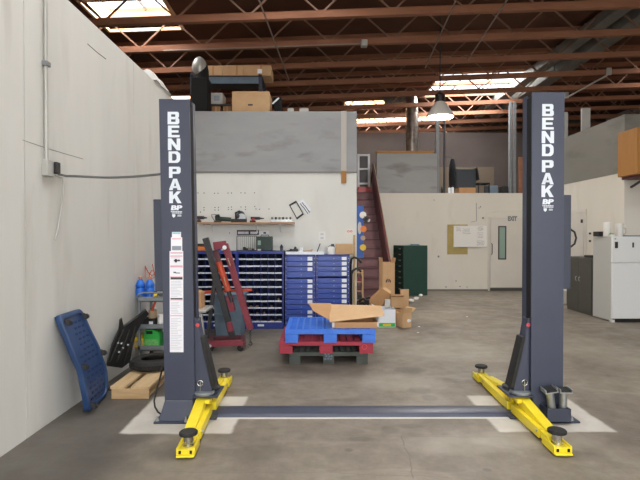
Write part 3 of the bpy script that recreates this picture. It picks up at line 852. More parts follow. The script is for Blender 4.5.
# cover plate across the bay and the white line beside it
xa, xb = xli + 0.05, xri - 0.05
fp = MB()
y0, y1 = 4.275, 4.505
prof = [(y0, 0), (y0 + 0.006, 0.022), (y0 + 0.03, 0.032), (y1 - 0.03, 0.032), (y1 - 0.006, 0.022), (y1, 0)]
fp.prism(prof, lambda p: Vector((xa, p[0], p[1])), lambda p: Vector((xb, p[0], p[1])))
solo('floor_cover_plate', fp, 'post', 'long flat blue-grey floor plate joining the two lift posts', 'floor plate')
struct('trim_5', MB().box(xa, xb - 0.1, 4.238, 4.268, 0, 0.003), 'white_line')

# ================================================================== ALONG THE SIDE WALL
# conduit, box and cords on the wall
t = thing('wall_conduit', 'pale vertical conduit pipe clamped to the near white wall, ending in a small box', 'conduit', (XL + 0.02, 4.1, 0))
y = 4.1
zt = at(48, 162, y).z
part('pipe', MB().tube((XL + 0.02, y, zt), (XL + 0.02, y, 3.82), 0.016, 12), 'conduit', t)
z = at(47, 63, 4.08).z
part('clamp', MB().box(XL, XL + 0.045, y - 0.03, y + 0.035, z - 0.02, z + 0.02), 'grey_metal', t, 0.004)
zb, zt2 = at(50, 176, y).z, at(50, 160, y).z
part('outlet_box', MB().box(XL, XL + 0.05, y - 0.04, y + 0.06, zb, zt2), 'conduit', t, 0.004)
part('socket', MB().box(XL + 0.01, XL + 0.075, y + 0.06, y + 0.125, zb + 0.03, zt2 - 0.005), 'black', t, 0.006, 'black plug socket beside the pale box')
# hose from the box to the post, dangling cord
p0 = Vector((XL + 0.06, y + 0.11, zb + 0.03)); p1 = Vector((xlo - 0.053, YF + 0.1, at(160, 174, YF + .1).z))
pts = []
for k in range(15):
    u = k / 14
    q = p0.lerp(p1, u); q.z -= 0.03 * math.sin(PI * u) + 0.02 * math.exp(-u * 9) * (u > 0)
    pts.append(q)
solo('power_cable', MB().path(pts, 0.011, 10), 'cable', 'grey cable stretched level from the wall socket to the near lift post', 'cable')
pts = [Vector((XL + 0.03, y + 0.12, zb + 0.02))] + [at(px, py, Y) for px, py, Y in ()]
for (px, py) in ((62, 178), (63.5, 186), (62, 200), (59.5, 216), (57, 230), (54, 241)):
    Yq = XL * 480 / (px - 318) if px != 318 else 4
    q = at(px, py, Yq); q.x = XL + 0.012; pts.append(q)
solo('extension_cord', MB().path(pts, 0.006, 8), 'conduit', 'thin pale cord dangling down the white wall below the socket', 'cord')
# old cracks and joint lines in the wall
def wall_line(pix, r, name):
    pts = []
    for px, py in pix:
        Yq = -XL * 480 / (318 - px)
        q = at(px, py, Yq); q.x = XL + 0.0005; pts.append(q)
    o = struct(name, MB().path(pts, r, 6), 'groove')
wall_line(((24, 140), (50, 149), (84, 159)), 0.0025, 'trim_6')
wall_line(((89, 44), (98, 52), (107, 59)), 0.004, 'trim_7')

# ------------------------------------------------------------------ blue creeper leaning on the wall
c00, c10 = Vector((-2.105, 4.34, 0.012)), Vector((-2.15, 4.85, 0.012))       # bottom near / far
c01, c11 = Vector((-2.288, 4.20, 0.92)), Vector((-2.285, 4.60, 0.925))
loc = Vector((-2.17, 4.6, 0))
t = thing('mechanic_creeper', 'blue plastic mechanic creeper on six casters, stood on end against the white wall', 'creeper', loc)
def CP(u, v, d):
    """u across (0 near .. 1 far), v up, d toward the room"""
    b = c00.lerp(c10, u); tt = c01.lerp(c11, u)
    q = b.lerp(tt, v)
    q.y += 0.045 * u * math.sin(PI * min(1, v * 1.25)) ** 2 - 0.02 * (1 - u) * math.sin(PI * v)
    bulge = 0.055 * math.sin(PI * v ** 0.75)
    n = Vector((0.985, -0.06, 0.16))
    return q + n * (d + bulge)
def outline(n_corner=6, r=0.11):
    pts = []
    for cu, cv, a0 in ((r, r * .6, PI), (1 - r, r * .6, 1.5 * PI), (1 - r, 1 - r * .6, 0), (r, 1 - r * .6, .5 * PI)):
        for k in range(n_corner + 1):
            a = a0 + .5 * PI * k / n_corner
            pts.append((cu + r * math.cos(a), cv + r * .6 * math.sin(a)))
    out = []
    for i, (u, v) in enumerate(pts):
        u2, v2 = pts[(i + 1) % len(pts)]
        m = max(1, int(abs(v2 - v) / 0.06))
        for k in range(m):
            q = k / m; out.append((u + (u2 - u) * q, v + (v2 - v) * q))
    # waist
    return [(0.5 + (u - 0.5) * (1 - 0.10 * math.exp(-((v - 0.42) / 0.1) ** 2)), v) for u, v in out]
ol = outline()
n = len(ol)
mb = MB()
def ring(sc, d): return [CP(0.5 + (u - .5) * sc, 0.5 + (v - .5) * (1 - (1 - sc) * .55), d) for u, v in ol]
rings = [ring(0.97, -0.03), ring(1.0, -0.02), ring(1.0, 0.018), ring(0.97, 0.026), ring(0.86, 0.026), ring(0.83, 0.006)]
vs = [q for r in rings for q in r]; fs = []
for i in range(len(rings) - 1):
    for k in range(n): fs.append((i*n+k, i*n+(k+1) % n, (i+1)*n+(k+1) % n, (i+1)*n+k))
mb.add(vs, fs)
# inner deck and back skins as strips following the bulge
for d, sc in ((0.006, 0.83), (-0.03, 0.97)):
    vs = []; fs = []; NV = 16
    half = [(u, v) for u, v in ol]
    for j in range(NV + 1):
        v = 0.5 + (j / NV - .5) * (1 - (1 - sc) * .55)
        vc = min(max(j / NV, 0.0), 1.0)
        lo = min([u for u, vv in ol if abs(vv - vc) < 0.04] or [0.1]); hi = max([u for u, vv in ol if abs(vv - vc) < 0.04] or [0.9])
        lo = 0.5 + (lo - .5) * sc; hi = 0.5 + (hi - .5) * sc
        for i in range(5): vs.append(CP(lo + (hi - lo) * i / 4, v, d))
    for j in range(NV):
        for i in range(4): fs.append((j*5+i, j*5+i+1, j*5+i+6, j*5+i+5))
    mb.add(vs, fs)
part('deck', mb, 'creeper', t)
sl = MB()
rows = [(0.92, 0.62, 0.8), (0.84, 0.45, 0.62)]
for j in range(15):
    v = 0.10 + j * 0.056
    for i in range(4):
        u = 0.30 + i * 0.16 + (0.06 if j % 2 else 0) - 0.03
        if u > 0.84 or abs(v - .45) < .03 or (u < .35 and v > .6): continue
        a = [CP(u - .045, v - .010, .004), CP(u + .045, v - .010, .004), CP(u + .045, v + .012, .004), CP(u - .045, v + .012, .004),
             CP(u - .045, v - .010, .011), CP(u + .045, v - .010, .011), CP(u + .045, v + .012, .011), CP(u - .045, v + .012, .011)]
        part('slot', MB().hexa(a), 'creeper_slot', t)
for u, v in ((0.16, 0.93), (0.93, 0.93), (0.12, 0.47), (0.95, 0.50), (0.15, 0.06), (0.96, 0.09)):
    p = CP(u, v, 0.02)
    cst = part('caster', MB().tube(p, p + Vector((0.015, 0, 0.003)), 0.02, 10).box(p.x + .012, p.x + .04, p.y - .016, p.y - .012, p.z - .025, p.z + .012).box(p.x + .012, p.x + .04, p.y + .012, p.y + .016, p.z - .025, p.z + .012), 'dark_metal', t)
    part('wheel', MB().tube(p + Vector((.036, -.011, -.014)), p + Vector((.036, .011, -.014)), 0.024, 16), 'rubber', cst)

# ------------------------------------------------------------------ small wooden pallet with the tyre on it
t = thing('wooden_pallet', 'short pale wooden pallet with a black tyre lying on it, by the white wall', 'pallet', (-1.9, 5.3, 0))
x0, x1, y0, y1 = -2.065, -1.675, 4.76, 5.95
for (a, c) in ((x0, x0 + 0.15), (x1 - 0.185, x1)):
    part('top_board', MB().box(a, c, y0, y1, 0.098, 0.125), 'pine', t, 0.003)
for yy_ in (y0 + 0.005, y0 + .55, y1 - .05):
    part('stringer', MB().box(x0 + 0.01, x1 - 0.01, yy_, yy_ + 0.042, 0.0, 0.098), 'pine_end', t, 0.003)
for (a, c) in ((x0 + .03, x0 + 0.12), (x1 - 0.12, x1 - .03)):
    part('bottom_board', MB().box(a, c, y0 + .06, y1 - .06, 0, 0.018), 'pine', t)
t = thing('tyre', 'black rubber tyre lying flat on the small wooden pallet', 'tyre', (-1.87, 5.46, 0.125))
R, r = 0.235, 0.1
mb = MB()
prof = [(0.17, 0.0), (0.25, -0.0), (0.29, 0.02), (0.31, 0.04), (0.313, 0.095), (0.29, 0.13), (0.25, 0.142), (0.18, 0.142), (0.17, 0.13), (0.18, 0.105), (0.25, 0.098), (0.25, 0.05), (0.18, 0.04), (0.17, 0.0)]
prof = [(r_ * .82, z_ * .8) for r_, z_ in prof]
vs = []; fs = []; N = 40; K = len(prof) - 1
for i in range(N):
    a = 2 * PI * i / N
    for q in prof[:-1]: vs.append((-1.87 + q[0]*math.cos(a), 5.46 + q[0]*math.sin(a), 0.126 + q[1]))
for i in range(N):
    for k in range(K): fs.append((i*K+k, ((i+1) % N)*K+k, ((i+1) % N)*K+(k+1) % K, i*K+(k+1) % K))
part('carcass', mb.add(vs, fs), 'rubber', t)
tr_ = MB()
for i in range(36):
    a = 2 * PI * i / 36; c, s_ = math.cos(a), math.sin(a)
    p = Vector((-1.87 + .256 * c, 5.46 + .256 * s_, .126 + .054)); ud = Vector((-s_, c, 0)); rd2 = Vector((c, s_, 0))
    tr_.hexa([p - ud*.015 - rd2*.006 - Vector((0, 0, .022)), p + ud*.015 - rd2*.006 - Vector((0, 0, .022)), p + ud*.015 + rd2*.006 - Vector((0, 0, .022)), p - ud*.015 + rd2*.006 - Vector((0, 0, .022)),
              p - ud*.015 - rd2*.006 + Vector((0, 0, .022)), p + ud*.015 - rd2*.006 + Vector((0, 0, .022)), p + ud*.015 + rd2*.006 + Vector((0, 0, .022)), p - ud*.015 + rd2*.006 + Vector((0, 0, .022))])
part('tread', tr_, 'rubber', t)

# ------------------------------------------------------------------ black plastic car panel leaning against the wall
def pan(pix, Y0, Y1):
    return [at(px, py, Y) for px, py, Y in pix]
pix = [(107, 366), (112, 346), (119, 330), (120, 321), (122, 319), (124, 327), (131, 322), (139, 316), (146, 310), (149, 314), (141, 324), (136, 334), (133, 346), (130, 362), (122, 368)]
def ydep(px): return 5.12 + (px - 107) * 0.016
front = [at(px, py, ydep(px)) for px, py in pix]
mb = MB(); N = len(front)
back = [p + Vector((-0.02, 0.03, 0.012)) for p in front]
mb.add(front + back, [tuple(range(N)), tuple(range(2*N-1, N-1, -1))] + [(i, (i+1) % N, N+(i+1) % N, N+i) for i in range(N)])
lo = min(p.z for p in mb.v)
t = thing('car_panel', 'crumpled black plastic car panel with a spike, leaning between wall and tyre', 'car panel', (front[0].x, front[0].y, lo))
part('shell', mb, 'black', t)
rb_ = MB()
for a, b in (((110, 362), (124, 329)), ((117, 362), (130, 330)), ((124, 364), (136, 326))):
    rb_.bar(at(a[0], a[1], ydep(a[0]) - .01), at(b[0], b[1], ydep(b[0]) - .01), 0.02, 0.015)
part('rib', rb_, 'rubber', t)
cl = MB()
for px, py in ((118, 343), (121.5, 343.5), (128, 345), (119, 352), (123, 348)):
    p = at(px, py, ydep(px) - .015); cl.sphere(p, 0.013, 8, 6)
part('clip', cl, 'silver_paint', t)

# ------------------------------------------------------------------ grey service cart behind the post
YC0, YC1 = 5.95, 6.4
cx0, cx1 = -2.235, -1.80
zt_ = at(140, 302, YC0).z; zm = at(140, 329.5, YC0).z; zl = 0.19
t = thing('service_cart', 'grey metal three-tray service cart behind the near lift post', 'cart', ((cx0 + cx1) / 2, 6.17, 0))
for nm, z in (('top_tray', zt_), ('middle_tray', zm), ('bottom_tray', zl)):
    mb = MB().box(cx0, cx1, YC0, YC1, z, z + 0.01)
    for (a, b, c, d) in ((cx0, cx1, YC0, YC0 + .008), (cx0, cx1, YC1 - .008, YC1), (cx0, cx0 + .008, YC0, YC1), (cx1 - .008, cx1, YC0, YC1)):
        mb.box(a, b, c, d, z, z + 0.065)
    part('tray', mb, 'cart', t, label=nm.replace('_', ' '))
for a in (cx0, cx1 - 0.03):
    for c in (YC0, YC1 - 0.03):
        part('leg', MB().box(a, a + .03, c, c + .03, 0.09, zt_), 'cart', t)
        part('caster', MB().tube((a + .004, c + .015, 0.045), (a + .026, c + .015, 0.045), 0.045, 16), 'rubber', t)
hz = at(140, 293.5, YC0).z
part('handle', MB().path([(cx0 + .01, YC0 + .01, zt_ + .03), (cx0 - .03, YC0 + .03, hz - .06), (cx0 + .0, YC0 + .03, hz - .01), (cx0 + .07, YC0 + .03, hz + .005), (cx0 + .4, YC0 + .03, hz + .005), (cx1 - .05, YC0 + .03, hz + .005), (cx1, YC0 + .03, hz - .03), (cx1, YC0 + .01, zt_ + .03)], 0.012, 8), 'cart', t)
# two blue bottles on top
def bottle(px, lab):
    p = at(px, 298, 6.15); p.z = zt_ + 0.0105
    t = thing('antifreeze_bottle', lab, 'bottle', p, 'blue bottles on the cart')
    k = 1.0
    part('body', MB().lathe(p, [(0.052, 0), (0.058, 0.008), (0.058, 0.13), (0.050, 0.145), (0.057, 0.16), (0.055, 0.195), (0.034, 0.235), (0.02, 0.255), (0.02, 0.262)], 24), 'blue_bottle', t)
    part('cap', MB().lathe(p, [(0.022, 0.262), (0.023, 0.264), (0.022, 0.285), (0.02, 0.287)], 18), 'orange', t)
bottle(140.5, 'blue bottle on the cart, the one farther from the post'); bottle(150, 'blue bottle on the cart, the one beside the post')
# coiled red wire above the bottles on the wall side
pts = [at(px, py, 6.3) for px, py in ((146, 268), (148, 272), (152, 276), (155, 273), (152, 270), (149, 275), (151, 279), (155, 277), (153.5, 270), (152.5, 264))]
mw = MB().path(pts, 0.006, 6)
mw.path([at(146, 268, 6.3), at(145.2, 266, 6.45), at(145, 277.3, 6.18)], 0.005, 6)
t2 = solo('wire_coil', mw, 'orange_red', 'loose tangle of red wire standing above the two blue bottles', 'wire')
# things on the middle tray
p = at(147, 322, 6.1)
t = thing('battery', 'black battery-like case with a white label on the cart middle tray', 'battery', (p.x, 6.1, zm + .0105))
part('case', MB().box(p.x - .10, p.x + .12, 6.03, 6.19, zm + .0105, zm + .10), 'black', t, 0.006)
part('lid', MB().box(p.x - .105, p.x + .125, 6.025, 6.195, zm + .10, zm + .115), 'matte_black', t, 0.004)
part('label', MB().box(p.x + .05, p.x + .10, 6.0285, 6.0297, zm + .03, zm + .085), 'card', t, label='white paper label')
p = at(152, 313, 6.1)
solo('tin_can', MB().lathe((p.x, 6.12, zm + .1155), [(0.05, 0), (0.05, .09), (.052, .092), (.052, .1), (.045, .1), (.045, .09)], 22), 'tan', 'tan tin standing on the black case on the cart', 'can')
p = at(161.2, 322, 6.12)
t = thing('plastic_jar', 'small white jar on the cart middle tray beside the post', 'jar', (p.x, 6.12, zm + .0105))
part('body', MB().lathe((p.x, 6.12, zm + .0105), [(0.045, 0), (0.048, .006), (.048, .11), (.036, .13)], 20), 'white', t)
part('lid', MB().lathe((p.x, 6.12, zm + .1405), [(0.04, 0), (0.04, .025), (.036, .03)], 20), 'white', t)
# pry bar with red handle leaning over the tray
a = at(152, 311, 6.0); b = at(158, 294, 6.0)
t = thing('scraper', 'red-handled scraper leaning out of the cart toward the post', 'hand tool', (a.x, 6.0, a.z))
part('handle', MB().tube(a, a.lerp(b, .62), 0.014, 10), 'orange_red', t)
part('blade', MB().bar(a.lerp(b, .62), b, 0.022, 0.006), 'dark_metal', t)
p = at(155.5, 297, 6.05)
t = thing('yellow_sponge', 'yellow bottle top on the cart top tray beside the post', 'bottle', (p.x, 6.05, zt_ + .0105))
t['label'] = 'small yellow bottle on the cart top tray, half behind the post'
t.name = 'oil_bottle'
part('body', MB().lathe((p.x, 6.05, zt_ + .0105), [(.03, 0), (.034, .006), (.034, .06), (.015, .085), (.015, .095)], 16), 'yellowjug', t)
part('cap', MB().lathe((p.x, 6.05, zt_ + .1055), [(.017, 0), (.017, .02)], 14), 'black', t)
# jugs on the bottom tray
p = at(141, 350, 6.1)
t = thing('yellow_container', 'yellow plastic container on the cart bottom tray beside the green jug', 'container', (p.x, 6.1, zl + .0105))
part('body', MB().box(p.x - .06, p.x + .06, 6.03, 6.17, zl + .0105, zl + .15), 'yellowjug', t, 0.015)
part('lid', MB().lathe((p.x, 6.1, zl + .15), [(.045, 0), (.045, .022), (.04, .026)], 18), 'yellowjug', t)
part('label', MB().box(p.x - .045, p.x + .045, 6.0285, 6.0297, zl + .04, zl + .11), 'tan', t)
p = at(154, 350, 6.1); zj = zl + .0105
t = thing('coolant_jug', 'bright green jug with a built-in handle on the cart bottom tray', 'jug', (p.x, 6.1, zj))
mb = MB()
w = .10
poly = [(-w, 0), (w, 0), (w, .17), (w - .02, .215), (.03, .235), (.0, .25), (-.075, .25), (-w + .005, .225), (-w, .16)]
mb.prism(poly, lambda q: Vector((p.x + q[0], 6.02, zj + q[1])), lambda q: Vector((p.x + q[0], 6.18, zj + q[1])))
part('body', mb, 'green', t, 0.012)
part('handle_hole', MB().box(p.x - .07, p.x + .01, 6.0185, 6.0197, zj + .185, zj + .225), 'matte_black', t)
part('label', MB().box(p.x - .08, p.x + .08, 6.0185, 6.0197, zj + .03, zj + .12), mat('jug_label', '#7ec06a', .5, 0, '#4f9a5a', 40), t)
part('cap', MB().lathe((p.x + .06, 6.1, zj + .23), [(.028, 0), (.028, .03), (.024, .034)], 16), 'yellowjug', t)
# crumpled sheet on the wall top
mb = MB(); rnd = random.Random(4)
pb_ = at(158, 88, 6.7); g = []
nx, ny = 5, 9
for j in range(ny):
    for i in range(nx):
        g.append((XL - 0.45 + i * .12 + rnd.uniform(-.02, .02), 6.85 + j * .1 + rnd.uniform(-.02, .02), 3.835 + (0.26 * math.sin(PI * i / (nx - 1)) * math.sin(PI * j / (ny - 1)) + rnd.uniform(0, .04) if 0 < i < nx - 1 and 0 < j < ny - 1 else 0)))
mb.add(g, [(j*nx+i, j*nx+i+1, (j+1)*nx+i+1, (j+1)*nx+i) for j in range(ny-1) for i in range(nx-1)])
mb.add([(q[0], q[1], 3.822) for q in g], [(j*nx+i, (j+1)*nx+i, (j+1)*nx+i+1, j*nx+i+1) for j in range(ny-1) for i in range(nx-1)])
solo('plastic_sheet', mb, 'white', 'crumpled pale plastic sheet bundled on top of the near white wall', 'sheet')

# ================================================================== AGAINST THE OFFICE WALL
YCB = 8.32           # front of the blue cabinets
def bin_unit(x0, x1, lab, cols):
    zt = at(240, 251, YCB).z
    t = thing('bin_cabinet', lab, 'bin cabinet', ((x0 + x1) / 2, YCB + .2, 0), 'blue pigeonhole bin cabinets')
    y1 = YCB + 0.36
    fr = MB()
    fr.box(x0, x1, y1 - .02, y1, 0, zt)
    for a in (x0, x1 - .025): fr.box(a, a + .025, YCB, y1 - .02, 0, zt)
    fr.box(x0 + .025, x1 - .025, YCB, y1 - .02, zt - .05, zt)
    fr.box(x0 + .025, x1 - .025, YCB, y1 - .02, 0, .115)
    part('frame', fr, 'bluecab', t)
    part('back_panel', MB().box(x0 + .025, x1 - .025, y1 - .03, y1 - .02, .115, zt - .05), 'bin_back', t)
    ly = [259, 266, 272.8, 279.6, 286.8, 294.2, 301, 307.8, 314.6, 321.5]
    dv = MB()
    for k in range(1, cols):
        xm = x0 + .025 + (x1 - x0 - .05) * k / cols
        dv.box(xm - .004, xm + .004, YCB + .012, y1 - .03, .115, zt - .05)
    part('dividers', dv, 'bluecab', t)
    rnd = random.Random(int(x0 * 100))
    for k, yl in enumerate(ly):
        z = at(240, yl, YCB).z
        part('shelf', MB().box(x0 + .025, x1 - .025, YCB + .004, y1 - .03, z - .022, z - .014), 'bin_back', t)
        ls = MB()
        for q in range(cols):
            a = x0 + .03 + (x1 - x0 - .06) * q / cols; c = a + (x1 - x0 - .06) / cols - .008
            ls.box(a, c, YCB, YCB + .004, z - .016 + rnd.uniform(-.002, .002), z + .009)
        part('label_strip', ls, 'bin_lip', t)
    # loose hardware in the low bins
    hw = MB()
    for k in (5, 6, 7, 8, 9):
        z = at(240, ly[k], YCB).z
        for q in range(cols):
            if rnd.random() < (.5 if k > 6 else .25):
                a = x0 + .03 + (x1 - x0 - .06) * (q + .5) / cols
                for _ in range(5):
                    hw.sphere((a + rnd.uniform(-.02, .02), YCB + rnd.uniform(.05, .12), z + rnd.uniform(-.002, .022)), rnd.uniform(.008, .014), 6, 4)
    o = part('bolts', hw, 'tan', t, label='loose bolts lying in the open bins'); o['kind'] = 'stuff'
    part('label', MB().box((x0 + x1) / 2 - .05, (x0 + x1) / 2 + .06, YCB - .0015, YCB, .045, .08), 'card', t)
    return t
xa = at(196, 290, YCB).x; xb = at(237, 290, YCB).x; xc = at(284, 290, YCB).x
bin_unit(xa, xb - .004, 'blue pigeonhole bin cabinet behind the maroon engine hoist', 5)
bin_unit(xb + .004, xc - .004, 'blue pigeonhole bin cabinet between the engine hoist and the drawer cabinets', 6)

def drawer_unit(px0, px1, rows, lab, skip):
    x0, x1 = at(px0, 290, YCB).x, at(px1, 290, YCB).x
    zt = at(240, 254.6, YCB).z
    t = thing('drawer_cabinet', lab, 'drawer cabinet', ((x0 + x1) / 2, YCB + .2, 0), 'blue drawer cabinets')
    y1 = YCB + .42
    fr = MB()
    for a in (x0, x1 - .035): fr.box(a, a + .035, YCB, y1, 0, zt)
    fr.box(x0, x1, y1 - .015, y1, 0, zt).box(x0, x1, YCB, y1, zt - .02, zt).box(x0, x1, YCB, y1, 0, .06)
    part('frame', fr, 'bluecab', t, 0.003)
    for k, (ya, yb) in enumerate(rows):
        za, zb = at(300, yb, YCB).z, at(300, ya, YCB).z
        d = part('drawer', MB().box(x0 + .037, x1 - .037, YCB - .004, YCB + .34, za + .004, zb - .004), 'bluedrawer', t, 0.003)
        part('latch', MB().tube(((x0 + x1) / 2 + .02, YCB - .009, (za + zb) / 2), ((x0 + x1) / 2 + .02, YCB - .004, (za + zb) / 2), .007, 8), 'zinc', d)
        if k not in skip:
            part('label_card', MB().box(x1 - .135, x1 - .05, YCB - .0065, YCB - .0045, za + .016, zb - .014), 'card', d)
    hl = MB()
    z = .1
    while z < zt - .05:
        hl.tube((x1 - .018, YCB - .001, z), (x1 - .018, YCB + .002, z), .007, 6); hl.tube((x0 + .018, YCB - .001, z), (x0 + .018, YCB + .002, z), .007, 6); z += .075
    part('hole_strip', hl, 'zinc', t)
    return t
ra = [(256, 261.5), (261.5, 266.6), (266.6, 271.8), (271.8, 277.8)] + [(278.6 + 5.15 * k, 278.6 + 5.15 * (k + 1)) for k in range(8)]
drawer_unit(285, 315.3, ra, 'blue drawer cabinet beside the pigeonhole bins, behind the blue pallet', (3, 9))
rb = [(256, 261), (261, 266.2), (266.2, 271.2), (271.2, 276.6)] + [(278 + 5.2 * k, 278 + 5.2 * (k + 1)) for k in range(8)]
drawer_unit(316, 349.5, rb, 'blue drawer cabinet at the stair end of the row', ())
ztd = at(240, 254.6, YCB).z; ztb = at(240, 251, YCB).z

# ------------------------------------------------------------------ clutter on top of the cabinets
p0, p1 = at(286, 253, YCB + .03), at(324, 253, YCB + .03)
solo('parts_tray', MB().box(p0.x, p1.x, YCB + .02, YCB + .28, ztd + .0005, ztd + .01).box(p0.x, p1.x, YCB + .02, YCB + .026, ztd + .01, ztd + .05).box(p0.x, p1.x, YCB + .274, YCB + .28, ztd + .01, ztd + .05).box(p0.x, p0.x + .006, YCB + .026, YCB + .274, ztd + .01, ztd + .05).box(p1.x - .006, p1.x, YCB + .026, YCB + .274, ztd + .01, ztd + .05), 'card', 'long white tray on top of the blue drawer cabinets', 'tray')
def can(px, y0, y1, wpx, m, name, lab, cat, zbase, Y=YCB + .13, cap=None, group=None):
    p = at(px, y1, Y); r = wpx * Y / 480 / 2; h = at(px, y0, Y).z - zbase - .0006
    p.z = zbase + .0006
    t = thing(name, lab, cat, p, group)
    hb = h * (0.78 if cap else 1)
    part('body', MB().lathe(p, [(r * .95, 0), (r, .004), (r, hb * .92), (r * (.7 if cap else .95), hb)], 20), m, t)
    if cap: part('cap', MB().lathe((p.x, p.y, p.z + hb), [(r * .6, 0), (r * .62, .002), (r * .62, h - hb - .003), (r * .5, h - hb)], 16), cap, t)
    return t
t = can(331.5, 247, 255, 8, 'white', 'paint_can', 'white paint can with bail on the blue drawer cabinet', 'can', ztd, cap=None)
pp = at(331.5, 249, YCB + .13)
part('handle', MB().path([(pp.x + .07 * math.cos(a), YCB + .13, at(331, 249.5, YCB + .13).z + .075 * math.sin(a)) for a in [PI * k / 10 for k in range(11)]], .006, 6), 'dark_metal', t)
can(332.5, 244, 255, 5, 'silver_paint', 'spray_can', 'silver spray can beside the small cardboard box', 'can', ztd, Y=YCB + .3, cap='dark_metal')
a, c = at(336, 254.6, YCB + .1), at(354.5, 244, YCB + .1)
t = thing('cardboard_box', 'small flat tan box on top of the drawer cabinet by the stair', 'box', ((a.x + c.x) / 2, YCB + .2, ztd))
part('carton', MB().box(a.x, c.x - .03, YCB + .09, YCB + .33, ztd + .0006, c.z), 'box3', t, 0.003)
part('tape', MB().box(a.x + .002, c.x - .032, YCB + .19, YCB + .23, c.z, c.z + .001), 'pine', t)
# tray clutter
rnd = random.Random(11)
for k, (px, py, w, h, m, nm, lab) in enumerate((
        (281.5, 251, 3.2, 6.5, 'dark_metal', 'x', 'dark standing bottle beside the white tray on the bin cabinet'),)):
    can(px, py - h, py, w, m, 'lubricant_bottle', lab, 'bottle', ztb, cap='black')
for k, (px, w, h, m, nm, lab, cat) in enumerate((
        (288.5, .05, .035, 'black', 'pliers', 'black hand tool lying at the bin end of the white tray', 'hand tool'),
        (294, .075, .05, 'dark_metal', 'air_ratchet', 'dark air ratchet lying in the white tray', 'hand tool'),
        (301.5, .05, .06, 'card', 'paper_roll', 'small white roll standing in the white tray', 'roll'),
        (307.5, .08, .035, 'tan', 'file_tool', 'tan wooden file lying in the white tray', 'hand tool'))):
    p = at(px, 252, YCB + .15); z = ztd + .0105
    mb = MB()
    if nm == 'paper_roll': mb.lathe((p.x, p.y, z), [(w * .8, 0), (w * .8, h + .05), (w * .3, h + .05)], 14)
    elif nm == 'air_ratchet':
        mb.box(p.x - w, p.x + w * .6, p.y - .03, p.y + .03, z, z + h + .03, (0, .1, 0)).tube((p.x, p.y, z + h), (p.x + .03, p.y, z + h + .07), .02, 10).sphere((p.x + w * .5, p.y, z + h + .01), .035, 10, 6)
    else:
        mb.bar((p.x - w, p.y, z + .03), (p.x + w, p.y + .02, z + h + .02), .035, .035).bar((p.x - w * .4, p.y, z + .03), (p.x + w * 1.1, p.y - .03, z + h + .035), .022, .022)
    solo(nm, mb, m, lab, cat)
a, c = at(316.5, 251, YCB + .2), at(320.2, 243.5, YCB + .2); a.z = ztd + .012
solo('chisel', MB().bar(a, c, .025, .018), 'dark_metal', 'thin dark bar propped up at the end of the white tray', 'bar')
# bin cabinet top: orange case, blue tin, wire rack, dark green case
a, c = at(197, 251, YCB + .12), at(206.5, 246.5, YCB + .12)
t = thing('tool_case', 'orange tool case on the bin cabinet next to the near lift post', 'case', ((a.x + c.x) / 2, YCB + .15, ztb))
part('case', MB().box(a.x, c.x, YCB + .06, YCB + .26, ztb + .0006, c.z), 'orange', t, 0.01)
part('lid', MB().box(a.x + .01, c.x - .02, YCB + .08, YCB + .24, c.z, c.z + .05), 'black', t, 0.01)
can(218, 243, 251, 6, 'blue_bottle', 'blue_tin', 'blue tin on the bin cabinet behind the hoist boom', 'tin', ztb, Y=YCB + .2)
a, c = at(237, 251, YCB + .1), at(256.5, 236, YCB + .1)
t = thing('wire_rack', 'wire display rack on the bin cabinet under the black sign strip', 'rack', ((a.x + c.x) / 2, YCB + .2, ztb))
fr = MB()
for x in (a.x, c.x):
    fr.bar((x, YCB + .1, ztb + .0006), (x, YCB + .1, c.z), .012, .012)
fr.bar((a.x, YCB + .1, c.z), (c.x, YCB + .1, c.z), .012, .012); fr.bar((a.x, YCB + .1, ztb + .007), (c.x, YCB + .1, ztb + .007), .012, .012)
part('frame', fr, 'dark_metal', t)
wr = MB()
for k in range(1, 10):
    x = a.x + (c.x - a.x) * k / 10; wr.tube((x, YCB + .1, ztb + .003), (x, YCB + .1, c.z), .0035, 6)
part('wires', wr, 'cable', t)
for k, (px, h) in enumerate(((244.5, .07), (247, .045), (250, .055), (253, .04))):
    p = at(px, 250, YCB + .2)
    can(px, 250.5 - h * 57 * .9, 251, 2.6, ('dark_metal', 'black', 'tan', 'dark_metal')[k], 'small_bottle', 'small %s bottle behind the wire rack, %s from its hoist side' % (('grey', 'black', 'tan', 'dark grey')[k], ('first', 'second', 'third', 'fourth')[k]), 'bottle', ztb, Y=YCB + .2, group='small bottles behind the wire rack')
a, c = at(256.8, 251, YCB + .12), at(272, 236.5, YCB + .12)
t = thing('charger_case', 'dark green upright case with pale stickers beside the wire rack', 'case', ((a.x + c.x) / 2, YCB + .2, ztb))
part('case', MB().box(a.x, c.x, YCB + .1, YCB + .3, ztb + .0006, c.z), 'darkgreen', t, 0.012)
for (x0, y0, x1, y1, m) in ((257.8, 240.5, 260.8, 245, 'glass_green'), (257.6, 249, 261, 250.6, 'conduit'), (258, 237, 260.5, 239, 'greencab')):
    q, r_ = at(x0, y1, YCB + .1), at(x1, y0, YCB + .1); part('sticker', MB().box(q.x, r_.x, YCB + .0975, YCB + .0995, q.z, r_.z), m, t)
part('handle', MB().path([(a.x + .06, YCB + .2, c.z - .005), (a.x + .07, YCB + .2, c.z + .025), (c.x - .07, YCB + .2, c.z + .025), (c.x - .06, YCB + .2, c.z - .005)], .008, 6), 'black', t)
